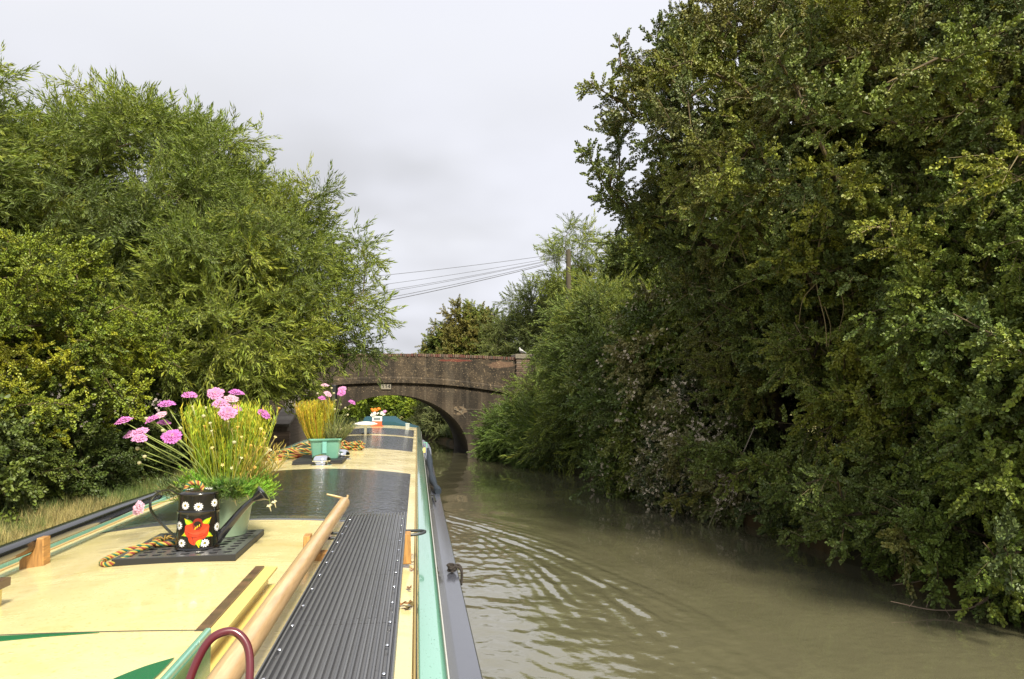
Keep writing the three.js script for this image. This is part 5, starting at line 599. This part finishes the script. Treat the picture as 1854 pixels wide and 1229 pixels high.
{
  const px = -0.775, pz = -3.175, py = roofY(px) + 0.021, pot = thing('potted_plant', 'sage green flowerpot of pink scabious and yellow-green shoots behind the watering can', 'potted plant', [px, py, pz]);
  const pm = new MB(), prof = [[0.0, 0.001], [0.088, 0.0], [0.092, 0.006], [0.114, 0.145], [0.121, 0.147], [0.124, 0.172], [0.122, 0.178], [0.116, 0.176], [0.113, 0.15], [0.10, 0.09]]; pm.lathe(prof, 44); part('pot', pm.geo(), phy([0.24, 0.33, 0.22], 0.4, { clearcoat: 0.2, clearcoatRoughness: 0.3 }), pot);
  const so = new MB(); so.lathe([[0.113, 0.155], [0.06, 0.165], [0, 0.168]], 20); part('soil', so.geo(), SOIL, pot);
  const top = new THREE.Group(); top.name = 'foliage'; top.userData.kind = 'stuff'; top.position.y = 0.16; pot.add(top);
  part('shoots', shoots(760, 71, 0.088, 0.36, 0.27, [[0.36, 0.46, 0.02], [0.46, 0.52, 0.025], [0.50, 0.48, 0.03], [0.24, 0.40, 0.02]], 0.002, 20, [0.008, -0.02, 0.0]), GR([1, 1, 1]), top, 'stuff');
  part('side_shoots', shoots(60, 72, 0.04, 0.24, 0.5, [[0.42, 0.33, 0.06], [0.34, 0.30, 0.05]], 0.0026, 5, [0.09, 0.02, 0.42]), GR([1, 1, 1]), top, 'stuff');
  part('ferny_leaves', ferny(1300, 73, 0.105, 0.6, [[0.20, 0.38, 0.02], [0.28, 0.46, 0.025], [0.14, 0.28, 0.02]], [0.015, 0.02]), GR([1, 1, 1]), top, 'stuff'); part('ferny_leaves', ferny(160, 74, 0.09, 0.5, [[0.16, 0.19, 0.06], [0.20, 0.21, 0.08]], [-0.08, 0.02]), GR([1, 1, 1]), top, 'stuff');
  const FL = [[-1.124, 1.998, -3.05], [-1.037, 1.96, -2.98], [-1.109, 1.944, -3.1], [-1.03, 1.938, -2.95], [-0.914, 1.944, -2.95], [-1.001, 2.062, -3.15], [-0.929, 2.098, -3.2], [-0.814, 2.107, -3.15], [-0.755, 2.109, -3.25], [-0.728, 2.032, -3.0], [-0.779, 2.067, -3.1], [-0.746, 2.045, -3.2], [-0.623, 2.023, -3.15], [-0.745, 2.085, -3.12], [-1.025, 1.987, -3.2], [-1.037, 2.002, -3.1], [-1.013, 2.021, -3.12]], R = rng(33);
  const SC = [1.0, 0.95, 1, 0.85, 1.05, 1, 0.92, 0.98, 0.95, 1.02, 1, 0.85, 0.9, 0.85, 0.8, 0.9, 0.7];
  FL.forEach((q, k) => { const base = [(R() - 0.7) * 0.12, 0.165, (R() - 0.3) * 0.1], tip = [q[0] - px, q[1] - py, q[2] - pz], fc = [[-0.3, 1, 0.25], [-0.25, 1, 0.45], [-0.2, 1, 0.3], [0.1, 1, 0.5], [0.1, 0.8, 0.75], [0, 1, 0.22], [0.1, 1, 0.28], [0.1, 0.7, 0.7], [0.15, 1, 0.18], [0.1, 0.65, 0.75], [0.05, 0.8, 0.5], [0.3, 1, 0.25], [0.6, 0.8, 0.3], [0.2, 0.9, 0.4], [0.1, 1, 0.2], [-0.5, 1, 0.3], [-0.2, 0.9, 0.6]][k]; flower(pot, base, tip, fc, SC[k] * 1.08, PINK[k % 7 === 3 ? 1 : [0, 1, 1, 0, 2, 2, 0, 1, 2, 1, 1, 0, 2, 3, 0, 0, 3][k]], 300 + k, 0.35 * Math.min(1, Math.abs(tip[0]) * 3)); });
  const dr = flower(pot, [-0.1, 0.16, 0.05], [-1.005 - px, 1.688 - py, -2.9 - pz], [-0.5, 0.3, 0.8], 0.9, PINK[3], 351, -0.6);
  for (const [x, y, z] of [[-1.06, 2.01, -3.1], [-1.05, 1.90, -2.99], [-1.02, 1.87, -2.98], [-0.98, 1.965, -3.05], [-0.85, 2.05, -3.15], [-0.83, 2.02, -3.05], [-0.90, 1.975, -3.0], [-0.70, 1.92, -3.0], [-1.045, 1.845, -3.0]]) bud(pot, [(R() - 0.7) * 0.1, 0.165, (R() - 0.4) * 0.08], [x - px, y - py, z - pz], 0.008, 1);
  for (let k = 0; k < 46; k++) { const a = R() * 6.28, r = 0.11 * Math.sqrt(R()), h = 0.08 + 0.24 * R(), m = new MB(), b = V(Math.cos(a) * r * 0.5 + 0.03, 0.17, Math.sin(a) * r * 0.5 + 0.03), t = V(Math.cos(a) * r * 1.6 + 0.04 + (h > 0.2 ? 0 : 0.03), 0.17 + h, Math.abs(Math.sin(a)) * r * 1.1 + 0.03), d = t.clone().sub(b).normalize(); const f = part('small_flower', TRUMPET, TRM[Math.floor(R() * 3)], pot); f.position.copy(t); f.quaternion.setFromUnitVectors(UP, d.add(V((R() - 0.5) * 0.5, 0, R() * 0.4)).normalize()); f.scale.set(0.42 + 0.25 * R(), 0.85 + 0.5 * R(), 0.42 + 0.25 * R()); m.tube(smooth([b.sub(t), V().lerpVectors(b, V(), 0.5).add(V(0, 0.01, 0)), V()], 6), 0.0011, 3); const s = part('stem', m.geo(), STEM, pot); s.position.copy(t); }
  for (const [x, y, z] of [[0.075, 0.13, 0.11], [0.115, 0.15, 0.085], [0.20, 0.10, 0.07], [0.215, 0.112, 0.05]]) { const f = part('small_flower', TRUMPET, TRM[1], pot); f.position.set(x, y, z); f.rotation.set(0.4, 0, 0.2); const m = new MB(); m.tube(smooth([[0.05 - x * 0.0, 0.175, 0.06], [x * 0.9, 0.172, z], [x, y, z]], 8), 0.0012, 3); part('stem', m.geo(), STEM, pot); }
}
{ // green tub with golden tufts
  const px = -0.80, pz = -6.83, py = roofY(px) + 0.029, pot = thing('potted_plant', 'rectangular translucent green tub of golden shoots and a few pink scabious', 'potted plant', [px, py, pz]); pot.rotation.z = tilt(px);
  const ring = (w, d, y, r) => { const o = []; for (const [sx, sz, a0] of [[1, 1, 0], [-1, 1, 1], [-1, -1, 2], [1, -1, 3]]) for (let k = 0; k <= 3; k++) { const a = (a0 + k / 3) * Math.PI / 2; o.push([sx * (w - r) + Math.cos(a) * r, y, sz * (d - r) + Math.sin(a) * r]); } return o; };
  const rings = [ring(0.108, 0.085, 0.0, 0.02), ring(0.112, 0.09, 0.008, 0.022), ring(0.130, 0.105, 0.155, 0.025), ring(0.143, 0.118, 0.158, 0.028), ring(0.145, 0.12, 0.176, 0.028), ring(0.139, 0.114, 0.174, 0.026), ring(0.127, 0.1, 0.13, 0.024)], m = new MB(); const n = rings[0].length; rings.forEach((r) => { r.forEach((q, k) => m.v(...q, k / n, q[1])); m.v(...r[0], 1, r[0][1]); }); for (let j = 0; j < rings.length - 1; j++) for (let k = 0; k < n; k++) { const a = j * (n + 1) + k, b = a + n + 1; m.i.push(a, b, a + 1, a + 1, b, b + 1); } m.face(rings[0].map((q) => q)); const tub = part('tub', m.geo(), phy([0.20, 0.46, 0.34], 0.28, { transmission: 0.25, thickness: 0, clearcoat: 0.3 }), pot);
  const hn = new MB(); hn.box(-0.018, 0.018, 0.05, 0.15, 0.112, 0.124); part('handle_boss', hn.geo(), phy([0.19, 0.44, 0.38], 0.3), tub);
  const so = new MB(); so.face(ring(0.126, 0.1, 0.135, 0.02).reverse()); part('soil', so.geo(), SOIL, pot);
  const top = new THREE.Group(); top.name = 'foliage'; top.userData.kind = 'stuff'; top.position.y = 0.135; pot.add(top);
  part('golden_shoots', shoots(620, 81, 0.08, 0.37, 0.30, [[0.50, 0.48, 0.014], [0.54, 0.45, 0.018], [0.40, 0.45, 0.018], [0.50, 0.32, 0.025]], 0.0026, 18, [-0.07, 0, -0.1]), GR([1, 1, 1]), top, 'stuff');
  part('leafy_stems', shoots(150, 82, 0.06, 0.22, 0.8, [[0.20, 0.23, 0.07], [0.25, 0.26, 0.10], [0.16, 0.2, 0.05]], 0.003, 12, [0.075, 0.02, 0.2]), GR([1, 1, 1]), top, 'stuff');
  const R = rng(44); [[-0.795, 2.186, -6.65, [0.1, 1, 0.2]], [-0.77, 2.112, -6.65, [0.5, 0.8, 0.5]], [-0.816, 2.076, -6.65, [0.1, 1, 0.4]], [-0.645, 2.152, -6.65, [-0.1, 0.7, 0.7]], [-0.648, 2.12, -6.62, [-0.1, 0.7, 0.7]], [-0.563, 2.036, -6.65, [0.5, 1, 0.3]]].forEach(([x, y, z, f], k) => flower(pot, [0.03 + R() * 0.05, 0.14, (R() - 0.5) * 0.06], [x - px, y - py, z - pz], f, 1.15, PINK[[3, 3, 2, 1, 0, 2][k]], 400 + k, 0.3));
  for (const [x, y] of [[-0.74, 2.165], [-0.72, 2.12], [-0.70, 2.06], [-0.86, 2.12], [-0.66, 2.02], [-0.62, 1.99], [-0.59, 1.98], [-0.60, 1.93], [-0.71, 1.98]]) bud(pot, [0.04 + R() * 0.05, 0.14, (R() - 0.5) * 0.06], [x - px, y - py, 0.15], 0.011, 2);
}
{ // dish aerial, chimney, bow planter, small flue
  const a = thing('dish_aerial', 'white disc-shaped television aerial on a short mast on the far roof', 'aerial', [-0.765, roofY(-0.765), -11.42]), m = new MB(); m.lathe([[0.0, 0.125], [0.06, 0.126], [0.15, 0.14], [0.178, 0.152], [0.176, 0.162], [0.12, 0.182], [0.05, 0.192], [0, 0.194]], 32); part('disc', m.geo(), phy([0.82, 0.82, 0.80], 0.3), a); const s = new MB(); s.tube([V(0, 0, 0), V(0, 0.13, 0)], 0.021, 12); part('mast', s.geo(), std([0.75, 0.75, 0.68], 0.5), a); for (const x of [-0.04, 0.04]) { const f = new MB(); f.box(x - 0.012, x + 0.012, -0.005, 0.025, -0.02, 0.02); part('foot', f.geo(), RUBBER, a); }
  const c = thing('stove_chimney', 'tall black stove chimney standing on the roof behind the green tub', 'chimney', [-0.972, roofY(-0.97) - 0.01, -9]), k = new MB(); k.lathe([[0.06, 0], [0.06, 0.03], [0.034, 0.035], [0.034, 0.70], [0.037, 0.705], [0.037, 0.722], [0.03, 0.722], [0.03, 0.6]], 24); part('flue_pipe', k.geo(), BLACK, c);
  const p = thing('bow_planter', 'little white and orange planter of orange and white flowers at the front of the roof', 'planter', [-0.745, roofY(-0.745), -14.4]); const b = new MB(), pr = (y, w) => [[-w, y, w], [w, y, w], [w, y, -w], [-w, y, -w]], seg = (y0, w0, y1, w1) => { const A = pr(y0, w0), B2 = pr(y1, w1); for (let q = 0; q < 4; q++) b.face([A[q], A[(q + 1) % 4], B2[(q + 1) % 4], B2[q]]); }; seg(0, 0.115, 0.012, 0.115); seg(0.012, 0.115, 0.012, 0.088); seg(0.012, 0.088, 0.10, 0.086); b.face(pr(0.10, 0.086)); part('orange_base', b.geo(), std([0.5, 0.10, 0.035], 0.5), p); const w = new MB(); w.box(-0.09, 0.09, 0.10, 0.19, -0.09, 0.09); part('white_box', w.geo(), std([0.72, 0.74, 0.72], 0.5), p); const d = new MB(); d.box(-0.062, 0.062, 0.118, 0.168, 0.09, 0.093); part('dark_panel', d.geo(), std([0.16, 0.19, 0.2], 0.4), p);
  const R = rng(55), lf = new MB(); for (let q = 0; q < 90; q++) { const x = (R() - 0.5) * 0.2, y = 0.19 + R() * 0.09, z = (R() - 0.5) * 0.2, e = 0.02; lf.face([[x, y, z], [x + e * (R() - 0.2), y + e * R(), z + e], [x + e, y + e * R(), z + e * R()]]); } part('leaf', lf.geo(), std([0.09, 0.18, 0.03], 0.8, { side: THREE.DoubleSide }), p, 'stuff');
  const bl = [0, 1].map((s) => { const g = new MB(), r = rng(s + 60); for (let q = 0; q < 7; q++) { const a2 = q / 7 * 6.283, P = (rr, o, y) => [Math.cos(a2 + o) * rr, y, Math.sin(a2 + o) * rr]; g.face([P(0.002, 0, 0), P(0.02, -0.4, 0.008 + 0.008 * r()), P(0.03, 0, 0.006), P(0.02, 0.4, 0.008 + 0.008 * r())]); } return g.geo(); }), bmats = [[0.75, 0.22, 0.02], [0.82, 0.80, 0.74], [0.7, 0.3, 0.55]].map((q) => std(q, 0.8, { side: THREE.DoubleSide }));
  for (let q = 0; q < 34; q++) { const o = q < 15 ? 0 : q < 31 ? 1 : 2, f = part('bloom', bl[q % 2], bmats[o], p); if (o === 0) f.position.set(-0.035 + (R() - 0.5) * 0.15, 0.285 + R() * 0.05, (R() - 0.3) * 0.12); else if (o === 1) f.position.set((R() - 0.5) * 0.25, 0.205 + R() * 0.055, 0.02 + R() * 0.1); else f.position.set(0.12 + R() * 0.03, 0.255 + R() * 0.03, 0.05); f.rotation.set(0.7 + R() * 0.5, R() * 0.8 - 0.4, (R() - 0.5) * 0.8); }
  const fl = thing('roof_flue', 'small square grey flue near the front corner of the roof', 'flue', [-0.17, roofY(-0.17), -14.1]), g = new MB(); g.box(-0.035, 0.035, 0, 0.085, -0.035, 0.035); part('casing', g.geo(), std([0.36, 0.38, 0.36], 0.5), fl); const h = new MB(); h.box(-0.04, 0.04, 0.085, 0.098, -0.04, 0.04); part('cowl', h.geo(), std([0.5, 0.56, 0.54], 0.4), fl);
}
{ // rope knot and fender on the gunwale, dead leaves along the bead
  const t = thing('rope_knot', 'black rope knotted round the gunwale edge beside the wake', 'rope', [0.30, 0.70, -6.0]), R = rng(66), m = new MB(); const pts = []; for (let k = 0; k < 34; k++) { const a = k * 1.9; pts.push([Math.cos(a) * 0.035 * (0.6 + 0.5 * R()) - 0.012, 0.02 + 0.04 * R(), Math.sin(a) * 0.055 * (0.6 + 0.5 * R())]); } m.tube(smooth(pts, 220), 0.0095, 6); m.tube(smooth([[0, 0.04, -0.02], [0.035, 0.055, -0.03], [0.062, 0.03, -0.02], [0.066, -0.06, -0.01], [0.06, -0.09, 0.02]], 16), 0.011, 6); m.tube(smooth([[0, 0.04, 0.02], [0.04, 0.045, 0.02], [0.064, 0.01, 0.03], [0.06, -0.08, 0.03]], 16), 0.01, 6); part('knot', m.geo(), std([0.035, 0.028, 0.024], 0.95, { bumpMap: barkTex, bumpScale: 0.004 }), t);
  const f = thing('side_fender', 'long dark canvas fender lying along the gunwale ahead of the knotted rope', 'fender', [0.255, 0.72, -11.0]), g = new MB(); g.tube(smooth([[0.06, 0.01, 0.25], [0.035, 0.045, 0.0], [0, 0.08, -0.5], [-0.02, 0.15, -1.3], [-0.03, 0.28, -2.4], [-0.035, 0.36, -3.4]], 30), (q) => 0.045 + 0.012 * Math.sin(q * 19) - 0.02 * (q > 0.95), 10); part('canvas_roll', g.geo(), std([0.02, 0.03, 0.045], 0.55, { bumpMap: ripple, bumpScale: 0.01 }), f); const s = new MB(); s.tube(smooth([[-0.03, 0.0, 0.55], [-0.02, 0.03, 0.8], [-0.005, 0.02, 1.3]], 10), 0.012, 6); part('cord', s.geo(), BLACK, f);
  const LEAFG = [1, 2].map((s) => { const r = rng(s + 80), q = new MB(); for (let k = 0; k < 3; k++) { const a = r() * 6.28, l = 0.02 + 0.012 * r(), dx = Math.cos(a), dz = Math.sin(a), w = 0.008; q.face([[0, 0.003, 0], [dx * l * 0.5 - dz * w, 0.012 * r(), dz * l * 0.5 + dx * w], [dx * l, 0.012 * r() + 0.004, dz * l], [dx * l * 0.5 + dz * w, 0.014 * r(), dz * l * 0.5 - dx * w]]); } return q.geo(); });
  [[-0.03, -2.98, 'russet curled dead leaf just below the bent rod loop'], [-0.018, -2.9, 'dark brown dead leaf against the roof edge below the russet one'], [-0.008, -2.78, 'tiny brown leaf fragment touching the green edge level with the wooden cradle'], [-0.022, -2.5, 'brown leaf scrap on the cream strip beside the wooden cradle end'], [-0.035, -2.32, 'orange-brown dead leaf lying on the cream strip nearest the camera'], [-0.008, -2.30, 'mossy brown leaf clump jammed against the green edge'], [-1.50, -2.42, 'dark wet leaf litter lodged under the black pole']].forEach(([x, z, l], k) => { const o = new THREE.Mesh(LEAFG[k % 2], std([[0.28, 0.09, 0.03], [0.12, 0.06, 0.03], [0.2, 0.09, 0.04], [0.16, 0.09, 0.04], [0.34, 0.15, 0.05], [0.12, 0.09, 0.03], [0.04, 0.03, 0.02]][k], 0.8, { side: THREE.DoubleSide })); o.name = numbered('dead_leaf'); tag(o, l, 'leaf', 'dead leaves on the boat roof'); o.position.set(x, roofY(x) + 0.003, z); o.scale.setScalar([1.1, 0.9, 0.7, 0.8, 1.2, 1.3, 1.6][k]); o.rotation.y = k * 1.3; scene.add(o); });
}
scene.traverse((o) => { if (o.isMesh) { o.castShadow = true; o.receiveShadow = true; } });
console.log(JSON.stringify(stats));
renderer.render(scene, camera);
